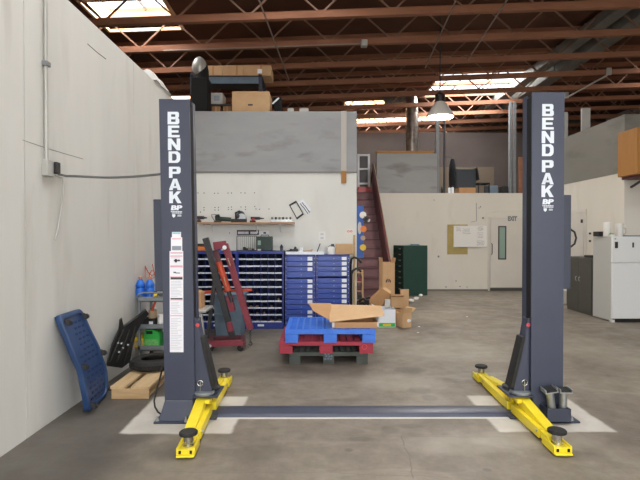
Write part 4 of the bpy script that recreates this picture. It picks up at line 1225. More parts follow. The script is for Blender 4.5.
# black strip sign and white sign
def panel(name, lab, cat, x0, y0, x1, y1, m, Y, d=.012):
    a, c = at(x0, y1, Y), at(x1, y0, Y)
    t = thing(name, lab, cat, ((a.x + c.x) / 2, Y, a.z)); 
    part('board', MB().box(a.x, c.x, Y - d, Y, a.z, c.z), m, t, .001)
    return t
YW = YO - .002
t = panel('strip_sign', 'narrow dark strip sign with white lettering on the wall above the wire rack', 'sign', 237, 230, 259, 235, 'decal_black', YW)
for x0, x1 in ((238, 244), (245.3, 248.5), (250.5, 256.5)):
    q, r_ = at(x0, 234, YW - .012), at(x1, 231.6, YW - .012); mb = MB(); z0, z1 = q.z, r_.z
    x = q.x
    while x < r_.x:
        mb.box(x, x + .016, YW - .0135, YW - .0125, z0, z1); x += .021
    part('lettering', mb, 'decal', t)
t = panel('white_sign', 'crumpled white paper sign beside the dark strip sign', 'sign', 258, 231, 269, 236, 'card', YW, .006)
q, r_ = at(263.5, 233.8, YW), at(266, 232, YW); part('print', MB().box(q.x, r_.x, YW - .0075, YW - .0065, q.z, r_.z), 'darkgreen', t)

# ------------------------------------------------------------------ wall shelf with power tools
a, c = at(196, 221.6, 8.55), at(294, 217, 8.55)
zs0 = at(240, 222.2, 8.55).z; zs1 = zs0 - .035
t = thing('wall_shelf', 'long narrow wooden wall shelf carrying power tools above the blue cabinets', 'shelf', ((a.x + c.x) / 2, 8.67, zs1))
part('board', MB().box(a.x, c.x, 8.54, 8.8, zs1, zs0), 'shelfwood', t, .003)
for px in (212, 256.5, 280.5):
    x = at(px, 226, 8.7).x
    b = part('bracket', MB().box(x - .012, x + .012, 8.785, 8.8, zs1 - .16, zs1).box(x - .012, x + .012, 8.58, 8.8, zs1 - .012, zs1).bar((x, 8.6, zs1 - .01), (x, 8.79, zs1 - .14), .012, .012), 'white', t)
def tool(name, lab, px0, px1, py0, m, build, group=None):
    x0, x1 = at(px0, 220, 8.62).x, at(px1, 220, 8.62).x; h = at(240, py0, 8.62).z - zs0
    t = thing(name, lab, 'power tool', ((x0 + x1) / 2, 8.63, zs0 + .0006), group)
    build(t, x0, x1, h)
def B_drill(m1, m2):
    def f(t, x0, x1, h):
        z = zs0 + .0006; L = x1 - x0
        part('battery', MB().box(x0, x0 + L * .4, 8.58, 8.68, z, z + h * .35), m1, t, .008)
        part('grip', MB().bar((x0 + L*.2, 8.63, z + h*.3), (x0 + L*.28, 8.63, z + h*.75), .05, .05), m2, t, .008)
        part('motor', MB().tube((x0 + L*.05, 8.63, z + h*.75), (x0 + L*.7, 8.63, z + h*.72), h*.26, 14), m1, t)
        part('chuck', MB().tube((x0 + L*.7, 8.63, z + h*.72), (x1, 8.63, z + h*.7), h*.18, 12, h*.08), 'dark_metal', t)
    return f
def B_grinder(m1, m2):
    def f(t, x0, x1, h):
        z = zs0 + .0006; L = x1 - x0
        part('body', MB().tube((x0 + L*.15, 8.63, z + h*.45), (x1, 8.63, z + h*.35), h*.32, 14, h*.26), m1, t)
        part('head', MB().lathe((x0 + L*.18, 8.63, z), [(h*.5, 0), (h*.5, h*.12), (h*.3, h*.2), (h*.34, h*.8), (h*.2, h*.95)], 18), m2, t)
        part('side_handle', MB().tube((x0 + L*.25, 8.56, z + h*.5), (x0 + L*.3, 8.545, z + h*.98), .02, 10), m1, t)
    return f
tool('impact_driver', 'dark impact driver at the post end of the wall shelf', 196.5, 207, 216, 'black', B_drill('dark_metal', 'maroon_dark'))
tool('angle_grinder', 'dark green angle grinder on the wall shelf, with a looped lead', 214.5, 231, 214.5, 'black', B_grinder('darkgreen', 'dark_metal'))
def B_saw(t, x0, x1, h):
    z = zs0 + .0006; L = x1 - x0
    part('base', MB().box(x0, x1, 8.57, 8.69, z, z + h*.3), 'black', t, .006)
    part('motor', MB().tube((x0 + L*.35, 8.6, z + h*.45), (x0 + L*.75, 8.66, z + h*.8), h*.26, 14), 'dark_metal', t)
    part('handle', MB().path([(x0 + L*.3, 8.63, z + h*.3), (x0 + L*.28, 8.63, z + h*.85), (x0 + L*.5, 8.63, z + h*.98), (x0 + L*.75, 8.63, z + h*.85), (x0 + L*.95, 8.63, z + h*.3)], .02, 8), 'black', t)
    part('guard', MB().tube((x0 + L*.7, 8.575, z + h*.4), (x0 + L*.7, 8.6, z + h*.4), h*.38, 18), 'silver_paint', t)
tool('circular_saw', 'tallest black power tool on the wall shelf, a circular saw', 231.5, 246.5, 211.2, 'black', B_saw)
tool('cordless_drill', 'red and black drill lying on the wall shelf', 250, 264, 216.8, 'red', B_drill('black', 'red'))
x0, x1 = at(270, 220, 8.62).x, at(292.5, 220, 8.62).x; h = at(240, 217.3, 8.62).z - zs0
t = thing('socket_tray', 'grey socket tray at the stair end of the wall shelf', 'tray', ((x0 + x1) / 2, 8.63, zs0 + .0006))
part('tray', MB().box(x0, x1, 8.56, 8.70, zs0 + .0006, zs0 + h * .55), 'zinc', t, .005)
for k in range(6):
    part('socket', MB().lathe((x0 + .04 + k * (x1 - x0 - .08) / 5, 8.63, zs0 + h * .55), [(.022 - .001*k, 0), (.022 - .001*k, h * .5), (.014, h * .5)], 12), 'dark_metal' if k % 2 else 'grey_metal', t)
pts = [at(px, py, 8.6) for px, py in ((215, 221.5), (212, 217), (211.5, 214.5), (214, 214.3), (218, 215), (220, 216.5))]
solo('power_lead', MB().path(pts, .006, 6), 'black', 'thin black lead looped beside the angle grinder', 'lead')
# screw holes in the wall
rnd = random.Random(2)
hm = MB()
for (px, py) in [(198, 193), (204, 193), (214.5, 193.3), (218, 193.2), (228, 193), (231.5, 193), (241, 192.8), (245, 193), (254.5, 192.8), (200.5, 212),
                 (204, 207.5), (204, 210), (215, 207.5), (218.5, 207.5), (215, 210), (218.5, 210), (228.5, 207.5), (231.5, 207), (228.5, 209.5), (231.5, 209.5),
                 (241, 207), (245.5, 207), (245.5, 209.5), (254.8, 206.5), (256, 209), (259.5, 209.3), (269, 209), (204, 224.5), (215, 224), (218.5, 224), (228.5, 224), (242, 223.6), (245.5, 223.6), (229.5, 233)]:
    p = at(px, py, YO); hm.tube((p.x, YO - .003, p.z), (p.x, YO + .001, p.z), .010, 8)
o = struct('trim_8', hm, 'decal_black')

# ------------------------------------------------------------------ plates, outlet and sticker on the wall
def quad_frame(pix, Y, w, d):
    q = [at(px, py, Y) for px, py in pix]; c = sum(q, Vector()) / 4
    mb = MB(); n = 4
    inner = [p + (c - p) * w for p in q]
    f = [Vector((p.x, Y, p.z)) for p in q]; i_ = [Vector((p.x, Y, p.z)) for p in inner]
    off = Vector((0, -d, 0))
    mb.add(f + i_ + [p + off for p in f] + [p + off for p in i_],
           [(k, (k+1) % 4, 4+(k+1) % 4, 4+k) for k in range(4)] + [(8+k, 12+k, 12+(k+1) % 4, 8+(k+1) % 4) for k in range(4)] +
           [(k, 8+k, 8+(k+1) % 4, (k+1) % 4) for k in range(4)] + [(4+k, 4+(k+1) % 4, 12+(k+1) % 4, 12+k) for k in range(4)])
    return mb, q
mb, q = quad_frame(((288.8, 204.8), (296.2, 200.6), (304, 214.4), (297, 219.6)), YW, .22, .012)
t = thing('plate_frame', 'tilted black number-plate frame fixed to the white office wall', 'plate frame', (sum(p.x for p in q) / 4, YW, min(p.z for p in q)))
part('frame', mb, 'black', t)
q = [at(px, py, YW - .003) for px, py in ((297.6, 202.6), (302.8, 199.2), (311.6, 209.8), (306.8, 215.6))]
t = thing('number_plate', 'tilted white plate with wavy dark lines beside the black frame', 'plate', (sum(p.x for p in q) / 4, YW, min(p.z for p in q)))
part('plate', MB().hexa([Vector((p.x, YW - .014, p.z)) for p in q] + [Vector((p.x, YW - .003, p.z)) for p in q]), 'card', t)
for off in (0, 1):
    ln = [at(px + off * 1.8, py - off * 1.2, YW - .016) for px, py in ((300.2, 203.5), (302, 206), (304, 208), (306, 211), (307.8, 213.6))]
    for p in ln: p.y = YW - .0165
    part('wavy_line', MB().path(ln, .007, 6), 'decal_black', t)
t = panel('wall_outlet', 'faint white outlet plate on the office wall above the cabinets', 'outlet', 318.5, 231.5, 325.5, 240, 'white', YW, .01)
for yy_ in (234.2, 238):
    p = at(322, yy_, YW - .01); part('socket', MB().box(p.x - .028, p.x + .028, YW - .0125, YW - .0105, p.z - .018, p.z + .018), 'decal_line', t)
p = at(349.8, 231.3, YW)
t = thing('wall_sticker', 'small red and white round sticker near the stair edge of the office wall', 'sticker', (p.x, YW, p.z - .03))
part('backing', MB().box(p.x - .055, p.x + .055, YW - .003, YW - .0005, p.z - .035, p.z + .035), 'white', t)
for dx in (-.026, .026):
    part('print', MB().torus((p.x + dx, YW - .004, p.z), .017, .005, 16, 6, (0, 1, 0)), 'red_light', t)
# stick of timber at the corner
a, c = at(353.3, 258, YO - .04), at(353.8, 235, YO - .04)
zst = ztd + .002
solo('timber_stick', MB().box(a.x, a.x + .035, YO - .07, YO - .035, 0, c.z), 'pine', 'thin timber stick stood in the corner by the stair', 'stick')

# ------------------------------------------------------------------ stack of plastic pallets
def pallet(name, lab, x0, x1, y0, y1, z0, h, m, holes=True, legs=3):
    t = thing(name, lab, 'pallet', ((x0 + x1) / 2, (y0 + y1) / 2, z0), 'stack of plastic pallets')
    th = h * .34
    top = MB()
    top.box(x0, x1, y0, y0 + .05, z0 + h - th, z0 + h).box(x0, x1, y1 - .05, y1, z0 + h - th, z0 + h)
    top.box(x0, x0 + .05, y0 + .05, y1 - .05, z0 + h - th, z0 + h).box(x1 - .05, x1, y0 + .05, y1 - .05, z0 + h - th, z0 + h)
    nx, ny = 12, 10
    for k in range(1, nx):
        x = x0 + .05 + (x1 - x0 - .1) * k / nx; w = .011 if k != nx // 2 else .04
        top.box(x - w, x + w, y0 + .05, y1 - .05, z0 + h - .03, z0 + h - .001)
    for k in range(1, ny):
        y = y0 + .05 + (y1 - y0 - .1) * k / ny
        top.box(x0 + .05, x1 - .05, y - .012, y + .012, z0 + h - .031, z0 + h - .002)
    part('deck', top, m, t, .003)
    lw = (x1 - x0) * .145
    for xx in (x0, (x0 + x1) / 2 - lw / 2, x1 - lw):
        for yy_ in (y0, (y0 + y1) / 2 - .07, y1 - .14):
            part('foot', MB().box(xx, xx + lw, yy_, yy_ + .14, z0 + .03, z0 + h - th), m, t, .006)
    for xx in (x0, (x0 + x1) / 2 - lw / 2, x1 - lw):
        part('runner', MB().box(xx, xx + lw, y0 + .002, y1 - .002, z0, z0 + .03), m, t, .003)
    return t
Y1 = 5.98
b0 = Vector((at(289, 360, 6.05).x, 0, 0)); b1 = at(368, 360, 6.05)
t = pallet('black_pallet', 'dark grey plastic pallet at the bottom of the pallet stack', b0.x, b1.x, 6.05, 6.98, 0, .150, 'palletblack')
t.name = 'plastic_pallet'
q = at(326, 360, 6.05)
wt = MB()
for k, (dx, dz) in enumerate([(0, 0), (.035, .004), (.07, 0), (.012, .035), (.05, .032), (.078, .036), (0, .06), (.04, .062)]):
    wt.box(q.x - .02 + dx, q.x + .005 + dx, 6.0485, 6.0495, .052 + dz, .074 + dz)
part('stencil', wt, 'greyblue', t, label='worn pale stencil marks on the centre foot')
r0, r1 = at(279, 350, 5.97), at(373, 350, 5.97)
t2 = pallet('plastic_pallet', 'red plastic pallet in the middle of the pallet stack', r0.x, r1.x, 5.97, 6.97, .1505, .150, 'palletred')
u0, u1 = at(285, 335, 5.90), at(375.5, 335, 5.90)
t3 = pallet('plastic_pallet', 'bright blue plastic pallet on top of the pallet stack', u0.x, u1.x, 5.90, 6.82, .301, .160, 'palletblue')
q = at(364.5, 346, 5.97)
part('moulded_ring', MB().torus((q.x, 5.9695, .235), .03, .005, 20, 6, (0, 1, 0)), 'red_light', t2)

# ------------------------------------------------------------------ open cardboard box on the blue pallet
zb = .462
f0, f1 = at(332, 323, 6.0), at(378, 323, 6.0)
bx0, bx1, by0, by1, bh = f0.x, f1.x, 6.0, 6.42, .075
t = thing('open_carton', 'large shallow cardboard box with flaps open, lying on the blue pallet', 'box', ((bx0 + bx1) / 2, 6.2, zb))
mb = MB().box(bx0, bx1, by0, by1, zb, zb + .006)
mb.box(bx0, bx1, by0, by0 + .006, zb + .006, zb + bh).box(bx0, bx1, by1 - .006, by1, zb + .006, zb + bh).box(bx0, bx0 + .006, by0, by1, zb + .006, zb + bh).box(bx1 - .006, bx1, by0, by1, zb + .006, zb + bh)
part('carton', mb, 'box2', t)
def flap(name, pts, parent, m='box', th=.006, nrm=(0, 0, 1)):
    mb = MB(); n = Vector(nrm).normalized() * th; k = len(pts)
    pts = [Vector(p) for p in pts]
    mb.add(pts + [p + n for p in pts], [tuple(range(k)), tuple(range(2*k-1, k-1, -1))] + [(i, (i+1) % k, k+(i+1) % k, k+i) for i in range(k)])
    return part(name, mb, m, parent, smooth=False)
zt = zb + bh
flap('flap', [(bx0 - .03, by0 - .02, zt + .002), at(384.5, 316, 6.1), at(381, 306, 6.5), at(329, 304.5, 6.5)], t, 'box')
flap('flap', [(bx0 + .0, by0 + .05, zt - .0), at(313.5, 311.3, 6.12), at(308.5, 303.5, 6.3), at(331, 303.5, 6.5)], t, 'box2')
tape = MB().box(bx0 - .0005, bx0 + .03, by0 - .0015, by0 - .0003, zb + .012, zb + bh - .004)
part('tape', tape, 'silver_paint', t); part('tape', MB().box(bx1 - .012, bx1 + .012, by0 - .0015, by0 - .0003, zb + .02, zb + bh), 'silver_paint', t)

# ------------------------------------------------------------------ folded engine hoist
t = thing('engine_hoist', 'folded maroon engine hoist standing in front of the blue bins', 'engine hoist', (at(225, 345, 6.8).x, 6.9, 0))
YH = 6.8
def hb(a, b, w, h, m, name, bev=.004, lab=None, parent=None):
    return part(name, MB().bar(a, b, w, h), m, parent or t, bev, lab)
def pt(px, py, Y): return at(px, py, Y)
lg0, lg1 = pt(207.5, 344, 6.72), pt(243, 342.5, 6.72)
hb(lg0, lg1, .07, .075, 'maroon', 'base_beam')
hb(pt(210, 339, 7.15), pt(243, 337, 7.15), .06, .06, 'maroon_dark', 'base_beam')
hb(pt(243.5, 345, 6.70), pt(243, 337.5, 7.2), .07, .07, 'maroon_dark', 'cross_beam')
hb(pt(209, 344, 6.72), pt(211, 337.5, 7.18), .07, .07, 'maroon_dark', 'cross_beam')
part('side_disc', MB().tube(pt(210, 346, 6.675), pt(210, 346, 6.68) + Vector((0, .01, 0)), .02, 16), 'zinc', t)
for (px, Yq) in ((211, 6.74), (240.5, 6.74), (213, 7.2), (241, 7.2)):
    p = pt(px, 350, Yq); p.z = .045
    part('caster', MB().tube((p.x, p.y - .02, .045), (p.x, p.y + .02, .045), .045, 16).box(p.x - .012, p.x + .012, p.y - .03, p.y + .03, .045, .1), 'rubber', t)
mt0, mt1 = pt(232.5, 337, 6.95), pt(205.5, 238, 6.95)
hb(mt0, mt1, .07, .085, 'dark_metal', 'mast', lab='dark grey leaning mast')
hb(pt(231.2, 331, 6.9), pt(229.2, 322, 6.9), .1, .06, 'maroon', 'mast_clamp')
hb(pt(206.8, 344, 6.95), pt(214.5, 282, 6.95), .05, .05, 'dark_metal', 'strut')
hb(pt(214.5, 282, 6.95), pt(213, 262, 6.95), .05, .05, 'dark_metal', 'strut')
hb(pt(214, 246, 6.88), pt(226, 244.5, 6.88), .10, .11, 'maroon', 'boom_head')
b0_, b1_ = pt(225, 244, 6.85), pt(250.5, 329, 6.85)
boom = hb(b0_, b1_, .078, .085, 'maroon', 'boom')
part('pivot_bolt', MB().tube(pt(224.5, 247.5, 6.79), pt(224.5, 247.5, 6.76), .03, 16), 'card', t, label='pale round bolt head on the boom')
part('sticker', MB().bar(pt(228, 258, 6.795), pt(230.5, 266, 6.795), .05, .006), 'tan', t)
hb(pt(216, 250, 6.9), pt(219.5, 266, 6.9), .07, .07, 'maroon_dark', 'lug')
part('jack_cylinder', MB().tube(pt(218.5, 262, 6.86), pt(228.5, 291, 6.86), .045, 16), 'orange_red', t)
part('jack_ram', MB().tube(pt(228.5, 291, 6.86), pt(231.5, 302, 6.86), .03, 14), 'dark_metal', t)
part('jack_label', MB().bar(pt(224, 277, 6.805), pt(226.5, 286, 6.805), .05, .006), 'tan', t)
hb(pt(229, 296, 6.88), pt(232.5, 311, 6.88), .085, .08, 'maroon', 'jack_foot')
part('handle_bar', MB().bar(pt(204, 292, 6.98), pt(252, 289.8, 6.98), .05, .035), 'orange_red', t, .004, 'orange-red bar held crosswise')
ch = MB(); 
for k in range(9):
    p = pt(250.4 + .15 * (k % 2), 330 + k * 1.5, 6.85); ch.torus(p, .013, .004, 12, 6, (1, 0, 0) if k % 2 else (0, 1, 0))
hk = pt(250.5, 343, 6.85)
ch_ = part('chain', ch, 'dark_metal', t)
part('hook', MB().path([hk + Vector((.022 * math.sin(a), 0, .022 * math.cos(a) - .01)) for a in [PI * k / 8 for k in range(0, 13)]], .006, 6), 'dark_metal', ch_)
# grey-blue bin behind the hoist
p0, p1 = at(213, 333, 7.6), at(243, 300, 7.6)
zt = at(228, 294, 7.6).z
xm = (p0.x + p1.x) / 2; w0 = (p1.x - p0.x) / 2
t = thing('waste_bin', 'grey-blue plastic waste bin behind the engine hoist', 'bin', (xm, 7.8, 0))
mb = MB(); k = .86
mb.hexa([Vector(q) for q in ((xm - w0*k, 7.62, 0), (xm + w0*k, 7.62, 0), (xm + w0*k, 8.0, 0), (xm - w0*k, 8.0, 0), (xm - w0, 7.58, zt), (xm + w0, 7.58, zt), (xm + w0, 8.06, zt), (xm - w0, 8.06, zt))])
part('body', mb, 'greyblue', t, .02)
part('rim', MB().box(xm - w0 - .015, xm + w0 + .015, 7.565, 7.6, zt - .05, zt).box(xm - w0 - .015, xm + w0 + .015, 8.05, 8.08, zt - .05, zt).box(xm - w0 - .015, xm - w0 + .01, 7.6, 8.05, zt - .05, zt).box(xm + w0 - .01, xm + w0 + .015, 7.6, 8.05, zt - .05, zt), 'greyblue', t, .005)
part('moulded_band', MB().box(xm - w0 * .93, xm + w0 * .93, 7.58, 7.60, zt * .52, zt * .58), 'greyblue', t)
# white stool frame with a brown carton flap beside the post
t = thing('step_stool', 'white angled plastic leg of a small stool next to the near lift post', 'stool', (at(204, 335, 6.3).x, 6.3, 0))
a = at(206.0, 341, 6.2); a.z = .02
part('leg', MB().bar((a.x, 6.2, 0), at(201, 313, 6.2), .06, .03), 'conduit', t, .006)
part('leg', MB().bar((a.x - .1, 6.5, 0), at(199, 311, 6.5), .06, .03), 'white', t, .006)
sa, sb = at(198.5, 312.5, 6.15), at(206.5, 309, 6.15)
part('seat', MB().box(sa.x - .22, sb.x, 6.12, 6.55, sa.z, sa.z + .035), 'conduit', t, .008)
a, c = at(197.5, 311, 6.25), at(201.5, 292, 6.25)
zc = sa.z + .0355
solo('carton_piece', MB().hexa([Vector(q) for q in ((a.x - .2, 6.25, zc), (c.x, 6.25, zc), (c.x, 6.45, zc), (a.x - .2, 6.45, zc), (a.x - .2, 6.25, c.z + .06), (c.x - .01, 6.25, c.z - .01), (c.x - .01, 6.45, c.z - .01), (a.x - .2, 6.45, c.z + .06))]), 'box2', 'brown carton on the white stool, half behind the lift post', 'box')

# ================================================================== STAIR
XS0, XS1 = 0.73, 1.62
N = 13; ZT = 2.85; ya, yb = 10.45, 13.95
t = thing('staircase', 'straight maroon wooden staircase rising beside the white office wall', 'staircase', ((XS0 + XS1) / 2, ya, 0))
rise = ZT / N; run = (yb - ya) / N
for k in range(N):
    z1 = rise * (k + 1); y0 = ya + run * k
    tr_ = part('tread', MB().box(XS0, XS1 - .046, y0 - .025, y0 + run, z1 - .035, z1), 'stair', t, .004)
    part('riser', MB().box(XS0, XS1 - .046, y0, y0 + .015, z1 - rise, z1 - .035), 'stair_riser', t)
st_ = MB()
sl_ = ZT / (yb - ya)
st_.prism([(ya - .03, 0), (ya + .3, 0), (yb + .05, ZT - .2), (yb + .05, ZT + .86), (ya - .03, .86)], lambda p: Vector((XS1 - .045, p[0], p[1])), lambda p: Vector((XS1, p[0], p[1])))
part('guard_panel', st_, 'maroon_dark', t)
part('rail_cap', MB().bar((XS1 + .006, ya - .03, .86), (XS1 + .006, yb + .05, ZT + .86), .012, .05), 'tan', t, .002, 'pale tan cap along the guard panel')
# landing
struct('floor_landing', MB().box(0.73, 1.66, yb, YB + .5, ZT - .1, ZT), 'stair')

# blue banner board with coloured round stickers beside the stair
a, c = at(356.5, 258, 9.9), at(363.5, 206, 9.9)
t = thing('banner_board', 'tall blue board with coloured round patches standing at the stair foot', 'board', ((a.x + c.x) / 2, 9.9, 0))
xb0 = max(a.x, .73); xb1 = c.x
part('panel', MB().box(xb0, xb1, 9.88, 9.905, a.z, c.z), 'banner', t, .004)
part('post', MB().box(xb0 + .0, xb0 + .03, 9.905, 9.935, 0, c.z - .05), 'dark_metal', t)
for px, py, r, m in ((363, 215, .07, 'white'), (366, 219, .06, 'black'), (363.5, 229, .065, 'orange'), (363, 238, .05, 'tan'), (363, 247.5, .065, 'yellowjug')):
    p = at(px, py, 9.87); part('patch', MB().tube((p.x, 9.868, p.z), (p.x, 9.88, p.z), r, 20), m, t)
p = at(368.5, 219.5, 9.87); part('patch', MB().box(p.x - .05, p.x + .03, 9.868, 9.88, p.z - .04, p.z + .02, (0, .5, 0)), 'white', t)
p = at(359.7, 228, 9.87); part('pale_streak', MB().sphere((p.x, 9.8795, p.z), .04, 12, 8, (1, .06, 3.2)), 'conduit', t)

# hand truck, pipe, small wooden rack in the corner
YH2 = 8.45
t = thing('hand_truck', 'black hand truck with curved handles parked at the end of the drawer cabinets', 'hand truck', (at(352, 300, YH2).x, YH2, 0))
for off in (0, .14):
    pts = [at(351.3, 304, YH2 + off), at(351.3, 285, YH2 + off), at(351.6, 274, YH2 + off), at(353, 270.5, YH2 + off), at(356, 268.6, YH2 + off), at(359, 269.3, YH2 + off), at(361, 272, YH2 + off)]
    pts[0].z = .09
    part('frame_tube', MB().path(pts, .02, 8), 'black', t)
pts = [at(350.6, 264, YH2), at(351.4, 259.2, YH2), at(354, 257.3, YH2), at(358, 258.5, YH2), at(361.5, 262.5, YH2)]
part('handle', MB().path(pts, .02, 8), 'black', t)
part('upright', MB().path([pts[0], at(350.7, 285, YH2), at(350.8, 304, YH2)], .018, 8), 'black', t)
p = at(350, 302, YH2); 
part('toe_plate', MB().box(p.x + .0, p.x + .24, YH2 - .2, YH2 + .02, 0.005, .02), 'black', t)
for dx in (.03, .22):
    part('wheel', MB().tube((p.x + dx - .02, YH2 + .1, .1), (p.x + dx + .02, YH2 + .1, .1), .1, 20), 'rubber', t)
a, c = at(351.2, 303, 8.70), at(351.5, 257, 8.70)
a.z = 0
solo('pvc_pipe', MB().tube(a, (c.x, c.y, c.z), .028, 14), 'white', 'white plastic pipe stood upright by the hand truck', 'pipe')
a, c = at(355.5, 292, 9.62), at(363.5, 270.5, 9.62)
t = thing('wooden_crate', 'narrow tan wooden crate on end beside the lowest stairs', 'crate', ((a.x + c.x) / 2, 9.8, 0))
fr = MB().box(a.x, a.x + .03, 9.62, 9.82, 0, c.z).box(c.x - .03, c.x, 9.62, 9.82, 0, c.z)
for k in range(5): fr.box(a.x + .03, c.x - .03, 9.62, 9.82, c.z * (k + .8) / 5 - .02, c.z * (k + .8) / 5)
part('frame', fr, 'pine', t)
for k in range(4):
    z = c.z * (k + .8) / 5
    part('bundle', MB().box(a.x + .035, c.x - .035, 9.64, 9.80, z + .001, z + .08), ('maroon', 'dark_metal', 'maroon_dark', 'maroon')[k], t)

# ================================================================== HEAP OF CARTONS AT THE STAIR FOOT
def carton(name, lab, x0, y0p, x1, y1p, Y, dep, m, z0=None, rz=0.0, flaps=(), grp=None, openbox=True):
    """open-topped carton whose front face fills the given pixels at depth Y"""
    a, c = at(x0, y1p, Y), at(x1, y0p, Y)
    zb = a.z if z0 is None else z0
    cx = (a.x + c.x) / 2; w = (c.x - a.x) / 2; h = c.z - zb
    t = thing(name, lab, 'box', (cx, Y + dep / 2, zb), grp)
    R = Matrix.Rotation(rz, 3, 'Z'); cc = Vector((cx, Y, 0))
    def W(q): return R @ (Vector(q) - cc) + cc
    mb = MB()
    def bx(x0, x1, y0, y1, z0, z1):
        mb.hexa([W(q) for q in ((x0,y0,z0),(x1,y0,z0),(x1,y1,z0),(x0,y1,z0),(x0,y0,z1),(x1,y0,z1),(x1,y1,z1),(x0,y1,z1))])
    e = .006
    bx(cx - w, cx + w, Y, Y + dep, zb, zb + e)
    bx(cx - w, cx + w, Y, Y + e, zb + e, zb + h); bx(cx - w, cx + w, Y + dep - e, Y + dep, zb + e, zb + h)
    bx(cx - w, cx - w + e, Y + e, Y + dep - e, zb + e, zb + h); bx(cx + w - e, cx + w, Y + e, Y + dep - e, zb + e, zb + h)
    if not openbox: bx(cx - w, cx + w, Y, Y + dep, zb + h, zb + h + e)
    part('carton', mb, m, t)
    for kind, ln, ang in flaps:
        s, cth = math.sin(ang), math.cos(ang); zt = zb + h
        if kind == 'front': pts = [(cx - w, Y, zt), (cx + w, Y, zt), (cx + w, Y - ln * s, zt + ln * cth), (cx - w, Y - ln * s, zt + ln * cth)]
        if kind == 'back': pts = [(cx - w, Y + dep, zt), (cx + w, Y + dep, zt), (cx + w, Y + dep + ln * s, zt + ln * cth), (cx - w, Y + dep + ln * s, zt + ln * cth)]
        if kind == 'left': pts = [(cx - w, Y, zt), (cx - w, Y + dep, zt), (cx - w - ln * s, Y + dep, zt + ln * cth), (cx - w - ln * s, Y, zt + ln * cth)]
        if kind == 'right': pts = [(cx + w, Y, zt), (cx + w, Y + dep, zt), (cx + w + ln * s, Y + dep, zt + ln * cth), (cx + w + ln * s, Y, zt + ln * cth)]
        mb = MB(); pts = [W(q) for q in pts]; nrm = (pts[1] - pts[0]).cross(pts[3] - pts[0]).normalized() * .005
        mb.hexa(pts + [q + nrm for q in pts])
        part('flap', mb, m, t, smooth=False)
    return t, W
# bottom layer
G = 'cartons heaped at the stair foot'
t, W = carton('white_carton', 'white carton with a green bottom band at the front of the carton heap', 378.5, 309.5, 395.5, 328, 8.45, .38, 'card', 0, 0, (('left', .1, 1.1),), G)
a, c = at(379, 327.5, 8.45), at(395, 323, 8.45)
part('green_band', MB().box(a.x, c.x, 8.447, 8.4495, .01, c.z), 'green', t)
a, c = at(383, 326, 8.44), at(391, 324, 8.44)
part('print', MB().box(a.x, c.x, 8.4455, 8.4465, a.z, c.z), 'yellowjug', t)
t, W = carton('brown_carton', 'dark brown carton standing between the white carton and the folded one', 394.5, 309, 400.5, 325, 8.62, .3, 'box2', 0, 0, (), G)
a = fl(406, 328)
t, W = carton('brown_carton', 'torn brown carton tipped on the floor nearest the bare concrete', 402, 313, 412, 327.5, 8.42, .3, 'box', 0, .35, (('right', .12, .9), ('front', .1, .3)), G)
a = at(407.5, 320.5, 8.45); part('packing_tape', MB().sphere((a.x, 8.43, a.z), .05, 10, 6, (1.2, .2, .6)), 'card', t)
zL1 = at(395, 309, 8.6).z
t, W = carton('brown_carton', 'brown carton lying on the heap just under the tall upright carton', 391, 296.5, 403.5, 308.5, 8.75, .33, 'box3', zL1 + .002, -.12, (('front', .1, 1.2),), G)
t, W = carton('brown_carton', 'flattened brown carton standing up at the green cabinet side of the heap', 400.5, 289.5, 409, 306, 9.1, .05, 'box', 0, .1, (), G)
# tall upright carton with the arch mark, standing at the back of the heap
t, W = carton('tall_carton', 'tall brown carton with an arched round mark standing at the back of the heap', 382.5, 262.5, 395, 296, 9.3, .28, 'box', 0, .12, (('left', .09, .15), ('right', .09, .2)), G)
p = at(388.3, 281.2, 9.29); mk = MB()
mk.path([W((p.x + .045 * math.cos(a), 9.2965, p.z + .05 * math.sin(a) - .01)) for a in [PI * (-.12 + 1.24 * k / 12) for k in range(13)]], .007, 6)
mk.path([W((p.x - .018 + .018 * math.cos(a), 9.2965, p.z - .02 + .035 * math.sin(a))) for a in [PI * k / 8 for k in range(9)]], .006, 6)
mk.path([W((p.x + .018 + .018 * math.cos(a), 9.2965, p.z - .02 + .035 * math.sin(a))) for a in [PI * k / 8 for k in range(9)]], .006, 6)
part('printed_mark', mk, 'decal_black', t)
# slanting opened carton at the left of the heap
t = thing('slanted_carton', 'slanting brown carton with a pointed flap between the tall carton and the blue pallet', 'box', (at(378, 305, 8.9).x, 8.9, 0), G)
pp = [(369.5, 303), (371, 300), (382.5, 289), (390.5, 294), (385, 301.5), (381, 306.5)]
f0 = [at(px, py, 9.0) for px, py in pp]; f0b = [q + Vector((.02, .25, .02)) for q in f0]; k = len(f0)
part('carton', MB().add(f0 + f0b, [tuple(range(k)), tuple(range(2*k-1, k-1, -1))] + [(i, (i+1) % k, k+(i+1) % k, k+i) for i in range(k)]), 'box2', t, smooth=False)
pq = [at(382.5, 289, 9.0), at(390.5, 294, 9.0), at(391, 291, 9.2), at(385, 287.5, 9.2)]
part('flap', MB().hexa(pq + [q + Vector((0, 0, .006)) for q in pq]), 'box3', t, smooth=False)
a, c = at(369, 325, 9.0), at(381, 305, 9.0)
part('lower_body', MB().box(a.x + .03, c.x, 9.02, 9.2, 0, at(375, 304, 9.02).z), 'box2', t)
